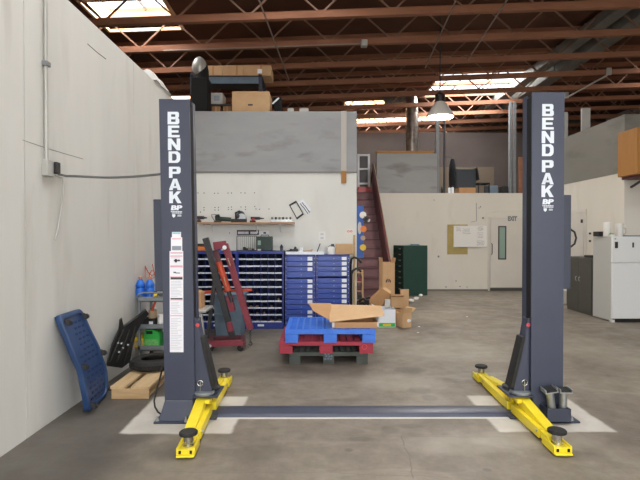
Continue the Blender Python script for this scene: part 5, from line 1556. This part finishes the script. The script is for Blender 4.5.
# small white pieces by the heap
a, c = at(384, 303.5, 8.82), at(389.5, 298.5, 8.82)
solo('printed_box', MB().box(a.x, c.x, 8.70, 8.74, zL1 + .004, c.z), 'conduit', 'small pale box tucked under the slanting carton', 'box', bevel=.004)
rnd = random.Random(8)
for k, (px, py, w, lab) in enumerate(((411, 302.5, .10, 'crumpled white paper lying next to the upright flattened carton'), (416.5, 299.8, .085, 'crumpled white paper lying nearest the green cabinet corner'), (420.5, 296.5, .075, 'farthest crumpled white paper, against the green cabinet'))):
    p = fl(px, py); mb = MB(); mb.sphere((0, 0, 0), w * .8, 9, 6, (1, .8, .62))
    mb.v = [Vector((p.x + v.x * rnd.uniform(.75, 1.2), p.y + v.y * rnd.uniform(.75, 1.2), max(0.0, w * .45 + v.z * rnd.uniform(.8, 1.1)))) for v in mb.v]
    solo('crumpled_paper', mb, 'white', lab, 'paper', 'crumpled papers by the green cabinet')
for k, (px, py, lab) in enumerate(((418, 333, 'tiny white scrap on the concrete, the one nearer the carton heap'), (419, 327, 'tiny white scrap on the concrete, the one nearer the green cabinet'), (467, 317, 'tiny white scrap alone on the open concrete floor'), (395, 408, 'tiny white scrap lying behind the long floor plate'))):
    p = fl(px, py); mb = MB().sphere((p.x, p.y, .008), .018, 7, 5, (1.2, .8, .45))
    solo('paper_scrap', mb, 'white', lab, 'paper', 'white scraps on the floor')
# black bundle by the stair foot
mb = MB(); c0 = at(363.5, 298, 9.5)
for k in range(10):
    x = c0.x + rnd.uniform(-.18, .18); z = rnd.uniform(.05, .36)
    mb.path([(x - .12, 9.5 + rnd.uniform(-.08, .08), z), (x - .03, 9.5 + rnd.uniform(-.08, .08), z + rnd.uniform(.0, .08)), (x + .10, 9.5 + rnd.uniform(-.08, .08), max(.03, z + rnd.uniform(-.08, .04)))], .022, 7)
mb.box(c0.x - .2, c0.x + .2, 9.4, 9.62, 0, .07)
solo('hose_bundle', mb, 'black', 'tangled black hoses heaped at the bottom of the maroon stair', 'hoses')

# ================================================================== GREEN CABINET
t = thing('tool_cabinet', 'dark green steel drawer cabinet standing angled against the cream wall', 'cabinet', (at(410, 293, 12.9).x, 13.2, 0))
A = at(403.5, 296, 12.75); A.z = 0
B = at(427.5, 293, 12.95); B.z = 0
D = at(393.2, 291, 13.15); D.z = 0
zc = at(410, 245.5, 12.8).z
C = B + (D - A)
U = (B - A).normalized(); V = (D - A).normalized()
mb = MB(); mb.hexa([A, B, C, D] + [q + Vector((0, 0, zc)) for q in (A, B, C, D)])
part('carcass', mb, 'greencab', t, .008)
nrm = Vector((V.y, -V.x, 0)); nrm = nrm if nrm.x < 0 else -nrm
Lv = (D - A).length
for k in range(8):
    z0 = .06 + (zc - .12) * k / 8; z1 = .06 + (zc - .12) * (k + 1) / 8 - .012
    q = [A + V * .02 + Vector((0, 0, z0)), D - V * .02 + Vector((0, 0, z0)), D - V * .02 + Vector((0, 0, z1)), A + V * .02 + Vector((0, 0, z1))]
    d = part('drawer', MB().hexa(q + [p + nrm * .012 for p in q]), 'greencab_dark', t)
    cpt = A + V * (Lv * .22) + Vector((0, 0, z1 - .03)) + nrm * .013
    part('label_card', MB().hexa([cpt, cpt + V * .09, cpt + V * .09 + Vector((0, 0, .022)), cpt + Vector((0, 0, .022))] + [p + nrm * .002 for p in (cpt, cpt + V * .09, cpt + V * .09 + Vector((0, 0, .022)), cpt + Vector((0, 0, .022)))]), 'zinc', d)
p = (A + B) / 2 + Vector((0, .15, zc))
solo('folded_cloth', MB().box(p.x - .1, p.x + .12, p.y - .06, p.y + .1, zc + .001, zc + .035), 'greyblue', 'small folded grey cloth on top of the dark green cabinet', 'cloth', bevel=.012)

# ================================================================== FAR WALL: BOARD, DOOR, PIPES
YW2 = YB - .002
t = panel('tan_board', 'tan backing board on the cream wall, mostly behind the whiteboard', 'board', 447.3, 224.5, 467.5, 254.3, 'tan_board', YW2, .02)
a, c = at(453.3, 247.3, YW2), at(486.2, 225.8, YW2)
t = thing('whiteboard', 'whiteboard with faint marker writing on the cream wall beside the door', 'whiteboard', ((a.x + c.x) / 2, YW2, a.z))
part('board', MB().box(a.x, c.x, YW2 - .05, YW2 - .0205, a.z, c.z), 'whiteboard', t, .003)
part('wall_mount', MB().box(c.x - .3, c.x - .05, YW2 - .0205, YW2 + .001, a.z + .05, c.z - .05), 'grey_metal', t)
rnd = random.Random(6)
ink = MB()
for (x0, x1, y0, y1, n) in ((455, 462, 228, 232, 3), (462, 471, 229, 235, 4), (477, 484, 227, 231, 4), (477, 485, 233, 239, 4), (476, 485, 241, 246, 5)):
    for k in range(n):
        y = y0 + (y1 - y0) * k / n; xx = x0 + rnd.uniform(0, 1.5)
        pts = []
        while xx < x1 - rnd.uniform(0, 2): pts.append(at(xx, y + rnd.uniform(-.35, .35), YW2 - .051)); xx += .5
        if len(pts) > 2:
            for p in pts: p.y = YW2 - .051
            ink.path(pts, .004, 4)
part('marker_writing', ink, 'ink', t)
part('tray', MB().box(a.x, c.x, YW2 - .075, YW2 - .05, a.z, a.z + .015), 'conduit', t)
# door_1: white slab with a slit window
x0, x1 = at(489.5, 290, YB).x, at(523, 290, YB).x; zd = at(500, 218, YB).z
d = struct('door_1', MB().box(x0, x1, YB - .045, YB - .004, .03, zd), 'door')
fr = MB()
fr.box(x0 - .05, x0 - .008, YB - .03, YB - .001, 0, zd + .05).box(x1 + .008, x1 + .05, YB - .03, YB - .001, 0, zd + .05).box(x0 - .008, x1 + .008, YB - .03, YB - .001, zd + .01, zd + .05)
part('door_frame', fr, 'wall_back', d)
a, c = at(498, 259.6, YB - .045), at(506.3, 226, YB - .045)
vf = part('window_trim', MB().box(a.x, a.x + .035, YB - .055, YB - .0455, a.z, c.z).box(c.x - .035, c.x, YB - .055, YB - .0455, a.z, c.z).box(a.x + .035, c.x - .035, YB - .055, YB - .0455, a.z, a.z + .035).box(a.x + .035, c.x - .035, YB - .055, YB - .0455, c.z - .035, c.z), 'decal_black', d)
part('pane', MB().box(a.x + .035, c.x - .035, YB - .05, YB - .0455, a.z + .035, c.z - .035), 'glass_green', vf)
a, c = at(491.6, 254.5, YB - .045), at(492.8, 243.5, YB - .045)
part('door_handle', MB().path([(a.x, YB - .046, a.z), (a.x, YB - .09, a.z + .03), (a.x, YB - .09, c.z - .03), (a.x, YB - .046, c.z)], .012, 8), 'decal_black', d)
part('door_sweep', MB().box(x0, x1, YB - .05, YB - .046, .02, .10), 'graphite', d)
a, c = at(507.8, 221, YB - .05), at(517, 216.2, YB - .05)
t = thing('door_sign', 'small dark lettered sign fixed above the slit window of the far door', 'sign', ((a.x + c.x) / 2, YB - .05, a.z))
part('backing', MB().box(a.x - .02, c.x + .02, YB - .052, YB - .0465, a.z - .02, c.z + .02), 'door', t)
tm = text_mb('EXIT', lambda u, v, dd: Vector((u + (a.x + c.x) / 2, YB - .0545 - dd * .002, v + (a.z + c.z) / 2)), c.x - a.x, c.z - a.z, .06)
part('lettering', tm, 'grey_metal', t, smooth=False)
# conduit arch over the door
pts = [at(px, py, YB - .03) for px, py in ((485.5, 222), (486, 216), (488, 212.5), (492, 211), (500, 210.6), (526, 210.6))]
solo('door_conduit', MB().path(pts, .012, 8), 'wall_back', 'cream painted conduit bending over the far door', 'conduit')
pts = [at(px, py, YB - .03) for px, py in ((476.3, 203), (476.5, 215), (476.5, 221), (471, 222))]
solo('wall_wire', MB().path(pts, .008, 6), 'ink', 'thin grey wire running down the cream wall above the whiteboard', 'wire')
hm = MB()
for px, py, r in ((438.5, 256.5, .03), (456, 281, .018), (460, 286.5, .018), (446, 287, .02), (467, 287, .015), (483, 218, .03), (480.5, 206.8, .02), (434, 200, .015), (479, 208, .015)):
    p = at(px, py, YB); hm.tube((p.x, YB - .004, p.z), (p.x, YB + .001, p.z), r, 10)
struct('trim_9', hm, 'groove')

# ================================================================== RIGHT SIDE
# low dark cabinet against the side office wall
xc0 = at(591, 317, 9.62).x
yk0, yk1 = 9.62, 10.58
zc2 = at(580, 258, 9.7).z
t = thing('low_cabinet', 'low dark grey two-door cabinet between the fridge and the right lift post', 'cabinet', (xc0 + .35, 10.0, 0))
part('carcass', MB().box(xc0 + .02, XR - .03, yk0, yk1, 0, zc2), 'graphite', t, .004)
for k in range(2):
    y0 = yk0 + .005 + k * (yk1 - yk0) / 2; y1 = yk0 - .005 + (k + 1) * (yk1 - yk0) / 2
    d = part('door', MB().box(xc0, xc0 + .02, y0, y1, .07, zc2 - .02), 'graphite', t, .003)
    yh = y1 - .06 if k == 0 else y0 + .06
    part('handle', MB().path([(xc0, yh, zc2 - .50), (xc0 - .025, yh, zc2 - .49), (xc0 - .025, yh, zc2 - .42), (xc0, yh, zc2 - .41)], .006, 8), 'zinc', d)
a = at(587, 258, 9.8)
solo('black_tray', MB().box(xc0 + .05, xc0 + .55, 9.66, 9.98, zc2 + .0006, zc2 + .05), 'black', 'black tray on the low dark cabinet next to the fridge', 'tray', bevel=.008)
# fridge
fx0 = at(612, 322, 8.9).x; fx1 = fx0 + .74; fy0, fy1 = 8.9, 9.53
zf = at(614, 236.5, 8.9).z; zs = at(614, 263, 8.9).z
t = thing('fridge', 'white top-freezer fridge with a grey side, by the side office wall', 'fridge', ((fx0 + fx1) / 2, 9.2, 0))
part('body', MB().box(fx0, fx1, fy0 + .05, fy1, .02, zf), 'fridge_side', t, .006)
d1 = part('door', MB().box(fx0 + .0, fx1, fy0, fy0 + .048, .07, zs - .006), 'fridge', t, .008, 'lower fridge door')
d2 = part('door', MB().box(fx0 + .0, fx1, fy0, fy0 + .048, zs + .006, zf), 'fridge', t, .008, 'upper freezer door')
part('plinth', MB().box(fx0 + .04, fx1 - .02, fy0 + .02, fy0 + .05, .0, .065), 'black', t)
part('foot', MB().box(fx0, fx0 + .06, fy0 + .015, fy0 + .09, 0, .05), 'white', t)
for x0, y0, x1, y1, m in ((614.8, 241.8, 617.8, 248.2, 'dark_metal'), (632.2, 242.5, 633.8, 247.5, 'dark_metal'), (614.5, 238, 616, 239.5, 'zinc')):
    q, r_ = at(x0, y1, fy0), at(x1, y0, fy0); part('magnet', MB().box(q.x, r_.x, fy0 - .008, fy0 - .0005, q.z, r_.z), m, d2)
# things on the fridge
def on(px): return at(px, 236, 9.15).x
x = at(607.7, 230, 9.1).x
solo('paper_towel', MB().lathe((x, 9.12, zf + .0006), [(.062, 0), (.064, .004), (.064, .265), (.06, .27), (.02, .27), (.02, .266)], 24), 'white', 'white paper towel roll standing on the fridge', 'paper towel')
x = at(599, 234, 9.25).x
t = thing('radio', 'small black radio on the wall side of the fridge top', 'radio', (x + .03, 9.3, zf))
part('case', MB().box(x - .03, x + .14, 9.22, 9.4, zf + .0006, zf + .095), 'black', t, .008)
part('dial', MB().tube((x + .09, 9.2195, zf + .05), (x + .09, 9.212, zf + .05), .018, 14), 'dark_metal', t)
x = at(620, 232, 9.1).x
t = thing('pitcher', 'pale ribbed pitcher on the fridge beside the paper towel roll', 'pitcher', (x, 9.12, zf))
part('body', MB().lathe((x, 9.12, zf + .0006), [(.05, 0), (.055, .005), (.07, .19), (.068, .245), (.05, .25)], 20), 'white', t)
part('handle', MB().path([(x + .065, 9.1, zf + .16), (x + .11, 9.1, zf + .15), (x + .11, 9.1, zf + .06), (x + .058, 9.1, zf + .04)], .009, 6), 'conduit', t)
x = at(612, 235, 9.0).x
t = thing('herb_pot', 'low tub with green leaves on the front edge of the fridge top', 'plant pot', (x, 8.99, zf))
part('tub', MB().lathe((x, 9.0, zf + .0006), [(.04, 0), (.05, .03), (.048, .032)], 16), 'white', t)
rnd = random.Random(9); lf = MB()
for k in range(22):
    a = rnd.uniform(0, 2 * PI); r = rnd.uniform(.0, .06); q = Vector((x + r * math.cos(a), 9.0 + .6 * r * math.sin(a), zf + .034 + rnd.uniform(0, .03)))
    e = Vector((math.cos(a), math.sin(a), rnd.uniform(-.1, .6))) * .03; s_ = Vector((-math.sin(a), math.cos(a), 0)) * .01
    lf.add([q, q + e * .5 + s_, q + e, q + e * .5 - s_], [(0, 1, 2, 3)])
part('leaves', lf, 'green', t)
x0, x1 = at(624, 235, 9.05).x, at(640, 235, 9.05).x
solo('clipboard', MB().box(x0, x1 + .1, 8.96, 9.18, zf + .0006, zf + .02), 'greyblue', 'flat grey-blue folder lying on the fridge top', 'folder', bevel=.003)
# wooden box on the corner of the side office
a, c = at(625, 176, 9.3), at(640, 131, 9.3)
t = thing('wooden_cabinet', 'orange-brown wooden box fixed to the upper corner of the side office', 'cabinet', (6.1, 9.4, a.z))
bx0 = at(612.5, 170, 9.52).x
part('carcass', MB().box(a.x, a.x + 1.0, 8.95, 9.5295, a.z, c.z), 'ochre', t, .004)
t['label'] = 'orange-brown plywood box fixed high on the side office corner'
part('bracket', MB().bar((a.x + .25, 9.5, a.z - .2), (a.x + .25, 9.1, a.z - .07), .04, .03), 'dark_metal', t)
struct('trim_10', MB().box(a.x + .1, a.x + .8, 9.0, 9.56, a.z - .05, a.z - .0005), 'maroon_dark')
# door_2 in the side office wall and switches
y0, y1 = 10.95, 11.75
zd2 = at(575, 213, 11.3).z
d = struct('door_2', MB().box(XR - .03, XR - .003, y0, y1, .02, zd2), 'door')
part('door_frame', MB().box(XR - .02, XR, y0 - .07, y0 - .012, 0, zd2 + .07).box(XR - .02, XR, y1 + .012, y1 + .07, 0, zd2 + .07).box(XR - .02, XR, y0 - .012, y1 + .012, zd2 + .012, zd2 + .07), 'door', d)
part('door_closer', MB().box(XR - .06, XR - .03, y0 + .03, y0 + .07, zd2 - .24, zd2 - .16), 'dark_metal', d)
for py, lab in ((233.5, 'upper dark switch plate on the wall beside the side office door'), (241, 'lower dark switch plate on the wall beside the side office door')):
    Yq = 10.78; z = at(588.5, py, Yq).z
    t = thing('light_switch', lab, 'switch', (XR, Yq - .1, z), 'switch plates by the side door')
    part('plate', MB().box(XR - .012, XR - .001, Yq - .085, Yq - .015, z - .022, z + .022), 'dark_metal', t, .002)
    part('toggle', MB().box(XR - .025, XR - .012, Yq - .06, Yq - .04, z - .012, z + .012), 'black', t)
Yq = 12.3
solo('floor_box', MB().box(XR - .33, XR - .12, 11.3, 11.55, 0, .32), 'white', 'small white bin on the floor by the side office door', 'bin', bevel=.01)

# ================================================================== ON THE OFFICE ROOF
ZO = 2.80
# shelving rack with cartons
YK = 9.9
a, c = at(196, 90, YK), at(272, 66, YK)
xl, xr_ = at(190, 90, YK).x, at(262, 90, YK).x
zsh = at(230, 75.5, YK).z
t = thing('pallet_rack', 'dark steel storage rack standing on the office roof', 'rack', ((xl + xr_) / 2, YK + .4, ZO))
for x in (xl, xr_ - .07):
    for y in (YK, YK + .75):
        part('upright', MB().box(x, x + .07, y, y + .06, ZO, zsh + .05), 'post_dark', t)
z0, z1 = at(230, 90, YK).z, at(230, 76.5, YK).z
part('beam', MB().box(xl + .07, xr_ - .07, YK + .005, YK + .045, zsh - .16, zsh - .03), 'greyblue', t)
part('shelf', MB().box(xl, xr_, YK, YK + .81, zsh - .03, zsh), 'dark_metal', t)
zlow = at(222, 103.9, YK).z
part('shelf', MB().box(xl, xr_, YK, YK + .81, zlow - .03, zlow), 'dark_metal', t)
part('shelf', MB().box(xl, xr_, YK, YK + .81, 3.55, 3.58), 'dark_metal', t)
for k, (x0, x1, y0, lab) in enumerate(((196, 222.3, 65.5, 'long carton on the top rack shelf, the one by the black stack'), (222.7, 243, 65.3, 'long carton in the middle of the top rack shelf'), (243.4, 271, 65.2, 'long carton with a white label at the far end of the top rack shelf'))):
    q, r_ = at(x0, 75, YK), at(x1, y0, YK)
    t = thing('long_carton', lab, 'box', ((q.x + r_.x) / 2, YK + .2, zsh), 'long cartons on the top rack shelf')
    part('carton', MB().box(q.x, r_.x, YK + .0, YK + .5, zsh + .0006, r_.z), 'box', t, .004)
    part('tape', MB().box((q.x + r_.x) / 2 + .06, (q.x + r_.x) / 2 + .1, YK - .001, YK - .0002, zsh + .01, r_.z - .002), 'box2', t)
    if k == 2:
        u, v = at(257.5, 73.5, YK), at(262, 69, YK); part('label', MB().box(u.x, v.x, YK - .0016, YK - .0006, u.z, v.z), 'card', t)
q, r_ = at(210.5, 104, YK - .03), at(222, 92, YK - .03)
t = thing('white_box', 'small white printed box on the lower rack shelf', 'box', ((q.x + r_.x) / 2, YK + .1, zlow))
part('carton', MB().box(q.x, r_.x, YK + .02, YK + .35, zlow + .0006, r_.z), 'conduit', t, .004)
part('print', MB().box(q.x + .06, r_.x - .06, YK + .018, YK + .0195, q.z + .08, r_.z - .06), 'decal_grey', t)
for x0, x1, y0, lab in ((211, 219.5, 105.2, 'small brown box below the white box, nearer the black stack'), (222.5, 231, 105, 'small brown box below the white box, nearer the big carton')):
    q, r_ = at(x0, 112, YK), at(x1, y0, YK)
    t = thing('small_carton', lab, 'box', ((q.x + r_.x) / 2, YK + .2, 3.58), 'small cartons on the lowest rack shelf')
    part('carton', MB().box(q.x, r_.x, YK + .06, YK + .4, 3.5806, r_.z), 'box2', t, .003)
    part('tape', MB().box((q.x + r_.x) / 2 - .02, (q.x + r_.x) / 2 + .02, YK + .0585, YK + .0595, 3.6, r_.z), 'box3', t)
# big carton in front of the rack
YG = 9.2
q, r_ = at(232, 112, YG), at(269.3, 91.5, YG)
t = thing('large_carton', 'large plain brown carton behind the grey parapet', 'box', ((q.x + r_.x) / 2, YG + .3, ZO))
part('carton', MB().box(q.x, r_.x, YG, YG + .5, ZO, r_.z), 'box', t, .006)
part('hand_hole', MB().box((q.x + r_.x) / 2 - .05, (q.x + r_.x) / 2 + .04, YG - .002, YG - .0005, r_.z - .27, r_.z - .24), 'decal_black', t)
part('flap', MB().box(q.x + .005, r_.x - .005, YG + .005, YG + .24, r_.z, r_.z + .006).box(q.x + .005, r_.x - .005, YG + .26, YG + .495, r_.z, r_.z + .006), 'box2', t)
mb = MB(); rnd = random.Random(3)
for px in (239, 242, 245, 249, 252, 255):
    p = at(px, 91, YG + .2); mb.sphere((p.x, YG + .2, r_.z + .03), rnd.uniform(.03, .045), 8, 6, (1.5, 1, .7))
solo('wood_offcuts', mb, 'pine', 'row of tan offcuts lying on the large brown carton', 'offcuts')
# black stack with its pale cap
p = at(201, 100, 9.35); r = at(209.3, 100, 9.35).x - p.x
t = thing('exhaust_stack', 'square black exhaust stack with a pale rounded hood on the office roof', 'exhaust stack', (p.x, 9.35, ZO))
zk = at(201, 79.5, 9.35).z
part('body', MB().box(p.x - r, p.x + r, 9.2, 9.5, ZO, zk), 'matte_black', t, .01)
zt = at(201, 58.5, 9.35).z
el = MB(); 
el.path([(p.x + .02, 9.35, zk), (p.x + .02, 9.35, zk + .14), (p.x, 9.35, zk + .24)], r * .82, 18)
part('elbow', el, 'matte_black', t)
part('hood', MB().sphere((p.x - .02, 9.33, (zk + zt) / 2 + .02), r * .9, 18, 12, (1, 1, (zt - zk) / (2 * r * .9))), 'conduit', t, label='pale rounded hood')
# black clutter at the stair end of the roof
p = at(278, 108, 9.5)
t = thing('office_chair', 'dark chair-like frame with a silver arm by the large carton', 'chair', (p.x, 9.5, ZO))
x = p.x
part('backrest', MB().box(x - .05, x + .11, 9.45, 9.5, 3.55, at(280, 97, 9.5).z, (0, -.12, 0)), 'cloth', t, .03)
part('seat', MB().box(x - .04, x + .2, 9.42, 9.8, 3.3, 3.38), 'cloth', t, .02)
part('post', MB().tube((x, 9.6, ZO), (x, 9.6, 3.3), .03, 10), 'dark_metal', t)
part('armrest', MB().bar(at(272.5, 104, 9.45), at(279, 98, 9.45), .04, .03), 'zinc', t)
for px, w, lab in ((290.5, 3, 'small pale carton peeking over the parapet, nearer the dark chair'), (304, 4.5, 'small pale carton peeking over the parapet, nearer the stair')):
    q, r_ = at(px - w, 112, 9.4), at(px + w, 108.2, 9.4)
    solo('pale_carton', MB().box(q.x, r_.x, 9.4, 9.6, ZO, r_.z), 'conduit', lab, 'box', 'pale cartons behind the parapet', bevel=.004)

# ================================================================== MEZZANINE OVER THE FAR WALL
ZM = 2.85
# round shiny duct rising from the screen
YD = 14.6
p = at(412, 150, YD); r = (at(418, 150, YD).x - at(406, 150, YD).x) / 2
zt = at(412, 105, YD).z
t = thing('round_duct', 'shiny round metal duct rising behind the grey screen wall', 'duct', (p.x, YD, ZM))
part('pipe', MB().tube((p.x, YD, ZM), (p.x, YD, zt), r, 24), 'duct', t)
for py in (112, 127, 139):
    z = at(412, py, YD).z
    part('joint_ring', MB().lathe((p.x, YD, z - .02), [(r, 0), (r + .015, .004), (r + .015, .036), (r, .04)], 24), 'duct', t)
part('elbow', MB().path([(p.x, YD, zt), (p.x - .02, YD, zt + .15), (p.x - .10, YD + .1, zt + .27), (p.x - .3, YD + .3, zt + .33), (p.x - .7, YD + .6, zt + .34)], r * .98, 18), 'duct', t)
# white frame shelf at the stair head
YS = 14.3
a, c = at(357.5, 190, YS), at(370, 154, YS)
t = thing('white_shelf', 'white frame shelf at the head of the stair holding a red box', 'shelf', ((a.x + c.x) / 2, YS, ZM))
xk0 = max(a.x, .75)
for x in (xk0, c.x - .06): part('upright', MB().box(x, x + .06, YS, YS + .05, ZM, c.z), 'card', t)
for py in (155, 169, 183.5): z = at(364, py, YS).z; part('rail', MB().box(xk0 + .06, c.x - .06, YS, YS + .05, z - .025, z + .025), 'card', t)
part('back_panel', MB().box(xk0 + .06, c.x - .06, YS + .1, YS + .12, ZM, c.z), 'decal_black', t)
a, c = at(358, 192.5, 14.15), at(370.5, 187, 14.15)
solo('red_toolbox', MB().box(xk0, c.x, 14.1, 14.26, ZM + .001, c.z), 'red', 'flat red toolbox at the top of the stair', 'toolbox', bevel=.01)
# dark bag hung at the stair head
a = at(374, 178, 14.2)
solo('hanging_bag', MB().sphere((a.x, 14.25, a.z), .16, 12, 10, (.6, .6, 1.6)), 'cloth', 'dark slim bag hanging at the stair head by the screen wall', 'bag')
# posts
for px0, px1, py, Yp, lab in ((435.8, 439.3, 138, 14.2, 'grey steel post standing at the edge of the grey screen wall'), (509.3, 512, 134, 14.3, 'slim grey steel post nearest the dark panel end of the mezzanine'), (513.4, 516.2, 134, 14.3, 'slim grey steel post nearest the right lift post')):
    q, r_ = at(px0, 193, Yp), at(px1, py, Yp)
    t = thing('steel_post', lab, 'post', ((q.x + r_.x) / 2, Yp, ZM), 'steel posts on the mezzanine')
    part('shaft', MB().box(q.x, r_.x, Yp, Yp + .08, ZM, 5.4 if px0 < 500 else 5.6), 'grey_metal', t)
    part('foot', MB().box(q.x - .03, r_.x + .03, Yp - .03, Yp + .11, ZM, ZM + .015), 'grey_metal', t)
# hanging dark cloth / jacket on a pole
p = at(452.5, 160, 14.4)
t = thing('dark_jacket', 'dark jacket hanging beside the steel post on the mezzanine', 'jacket', (p.x, 14.4, ZM))
mb = MB(); zt = at(452, 158.5, 14.4).z; zb_ = at(452, 191, 14.4).z
mb.lathe((p.x, 14.4, zb_), [(.08, 0), (.10, .12), (.11, .5), (.10, .75), (.05, zt - zb_ - .02), (.01, zt - zb_)], 14)
part('cloth', mb, 'cloth', t)
part('pole', MB().tube((p.x - .24, 14.42, ZM), (p.x - .24, 14.42, 5.3), .03, 10), 'dark_metal', t)
part('hook', MB().path([(p.x, 14.4, zt - .02), (p.x - .06, 14.41, zt + .05), (p.x - .24, 14.42, zt + .05)], .012, 6), 'dark_metal', t)
for px, h, m, lab in ((442, 6, 'black', 'black bottle at the mezzanine edge by the steel post'), (449.3, 6.5, 'card', 'white bottle at the mezzanine edge nearer the post'), (452.5, 7, 'card', 'white bottle at the mezzanine edge nearer the dark panel')):
    can(px, 192.6 - h, 193, 2.6, m, 'mezzanine_bottle', lab, 'bottle', ZM, Y=14.1, cap='dark_metal', group='bottles at the mezzanine edge')
# dark panel (old screen) with a box under it, chair
q, r_ = at(456.5, 188, 14.4), at(476, 169, 14.4)
t = thing('display_screen', 'dark grey flat screen standing on a brown box on the mezzanine', 'screen', ((q.x + r_.x) / 2, 14.4, q.z))
zbx = q.z
part('panel', MB().box(q.x, r_.x, 14.4, 14.46, zbx + .001, r_.z), mat('screen_grey', '#343940', .4), t, .006)
part('stand', MB().box(q.x + .15, r_.x - .15, 14.42, 14.56, zbx + .001, zbx + .03), 'black', t)
q2, r2 = at(458, 193, 14.4), at(474.5, 188, 14.4)
solo('flat_carton', MB().box(q2.x, r2.x, 14.3, 14.75, ZM + .001, zbx), 'box2', 'low brown carton under the dark screen', 'box', bevel=.005)
p = at(482, 185, 14.4)
t = thing('folding_chair', 'black chair beside the dark screen on the mezzanine', 'chair', (p.x, 14.45, ZM))
part('backrest', MB().box(p.x - .17, p.x - .13, 14.3, 14.7, ZM + .42, ZM + .8, (0, -.15, 0)), 'cloth', t, .015)
part('seat', MB().box(p.x - .16, p.x + .2, 14.28, 14.72, ZM + .3, ZM + .34), 'cloth', t, .01)
for x in (p.x - .14, p.x + .18):
    for y in (14.3, 14.69): part('leg', MB().box(x - .015, x + .015, y - .015, y + .015, ZM, ZM + .31), 'black', t)
q, r_ = at(489, 193, 14.3), at(498, 185.5, 14.3)
solo('grey_crate', MB().box(q.x, r_.x, 14.3, 14.7, ZM + .001, r_.z), 'greyblue', 'small grey-blue crate on the mezzanine beside the black chair', 'crate', bevel=.01)
q, r_ = at(503, 193, 14.25), at(509, 186, 14.25)
solo('dark_crate', MB().box(q.x, r_.x, 14.3, 14.6, ZM + .001, r_.z), 'black', 'small dark crate at the foot of the slim steel posts', 'crate', bevel=.01)
q = at(519, 160, 14.3)
solo('brown_board', MB().box(q.x, q.x + .12, 14.3, 14.34, ZM + .001, at(519, 157, 14.3).z), 'wood_beam', 'upright brown board on the mezzanine half behind the right lift post', 'board')
# low tan partition behind
q, r_ = at(470, 190, 16.5), at(511, 167, 16.5)
struct('wall_partition', MB().box(1.8, 6.05, 16.5, 16.6, ZM, r_.z), mat('dull_partition', '#6f6152', .8, 0, '#665a4c', 2))
struct('wall_loft', MB().box(-4, 12, 17.0, 17.1, ZM, 5.25), mat('dull_loft', '#564c48', .8, 0, '#5e5450', 1.5))
# pale posts behind the right parapet
for x0, x1, y0, Yp, lab in ((582, 590.5, 108, 12.2, 'pale upright panel behind the right parapet'),):
    q, r_ = at(x0, 133, Yp), at(x1, y0, Yp)
    solo('plywood_sheet', MB().box(q.x, r_.x, Yp, Yp + .06, 2.871, r_.z), 'fridge_side', lab, 'panel')
q, r_ = at(563.6, 140, 12.6), at(568, 112, 12.6)
solo('plywood_sheet', MB().box(q.x, r_.x, 12.6, 12.66, 2.871, r_.z), 'fridge_side', 'pale upright panel showing just past the right lift post', 'panel')

# ================================================================== HANGING LAMP
YL = 9.55
p = at(440, 117, YL); r = at(453.5, 117, YL).x - p.x
zc_ = p.z; zr = zdeck(p.x)
t = thing('pendant_lamp', 'round pale bell-shaped pendant lamp hanging lit from the roof joists', 'lamp', (p.x, YL, zc_))
h1 = at(440, 101.5, YL).z - zc_
mb = MB(); pr = [(r, 0), (r * .98, .03), (r * .80, h1 * .38), (r * .52, h1 * .75), (r * .32, h1 * .98)]
n = 32; vs = []; fs = []
pr2 = pr + [(q[0] - .008, q[1] - .006) for q in reversed(pr)]
for rr, z in pr2:
    for k in range(n): vs.append((p.x + rr * math.cos(2*PI*k/n), YL + rr * math.sin(2*PI*k/n), zc_ + z))
m_ = len(pr2)
for i in range(m_ - 1):
    for k in range(n): fs.append((i*n+k, i*n+(k+1) % n, (i+1)*n+(k+1) % n, (i+1)*n+k))
part('lamp_shade', mb.add(vs, fs), 'lampshade', t)
part('lens', MB().lathe((p.x, YL, zc_ - .03), [(r * .55, 0), (r * .9, .02), (r * .95, .045)], 28), 'bulb', t, label='glowing white lens')
part('socket', MB().lathe((p.x, YL, zc_ + h1 * .95), [(r * .34, 0), (r * .36, .03), (r * .36, .14), (r * .2, .18)], 18), 'black', t)
part('hanging_rod', MB().tube((p.x, YL, zc_ + h1 + .15), (p.x, YL, zdeck(p.x) - .005), .012, 8), 'dark_metal', t)

# ================================================================== LIGHT
w = bpy.data.worlds.new('daylight'); scene.world = w; w.use_nodes = True
nt = w.node_tree
bg = nt.nodes['Background']
bg.inputs['Color'].default_value = (1.0, 0.99, 0.97, 1)
bg.inputs['Strength'].default_value = 2.6
pl = bpy.data.lights.new('pendant_bulb', 'POINT'); pl.energy = 150; pl.shadow_soft_size = 0.12; pl.color = (1, 0.95, 0.86)
po = bpy.data.objects.new('pendant_bulb', pl); COL.objects.link(po); po.location = at(440, 119, 9.55)
for k, (x, y, z, sx, sy) in enumerate(SKYL):      # daylight falling through each roof light, the unseen added one too
    al = bpy.data.lights.new('roof_light', 'AREA'); al.shape = 'RECTANGLE'; al.size = sx; al.size_y = sy
    al.energy = (26 if y > 8 else 8 if y > 5 else 5) * sx * sy; al.color = (1.0, 0.99, 0.97)
    ao = bpy.data.objects.new('roof_light', al); COL.objects.link(ao); ao.location = (x, y, z)
vs = scene.view_settings
vs.view_transform = 'Standard'; vs.look = 'None'; vs.gamma = 1.0; vs.use_curve_mapping = False
vs.exposure = 0.98
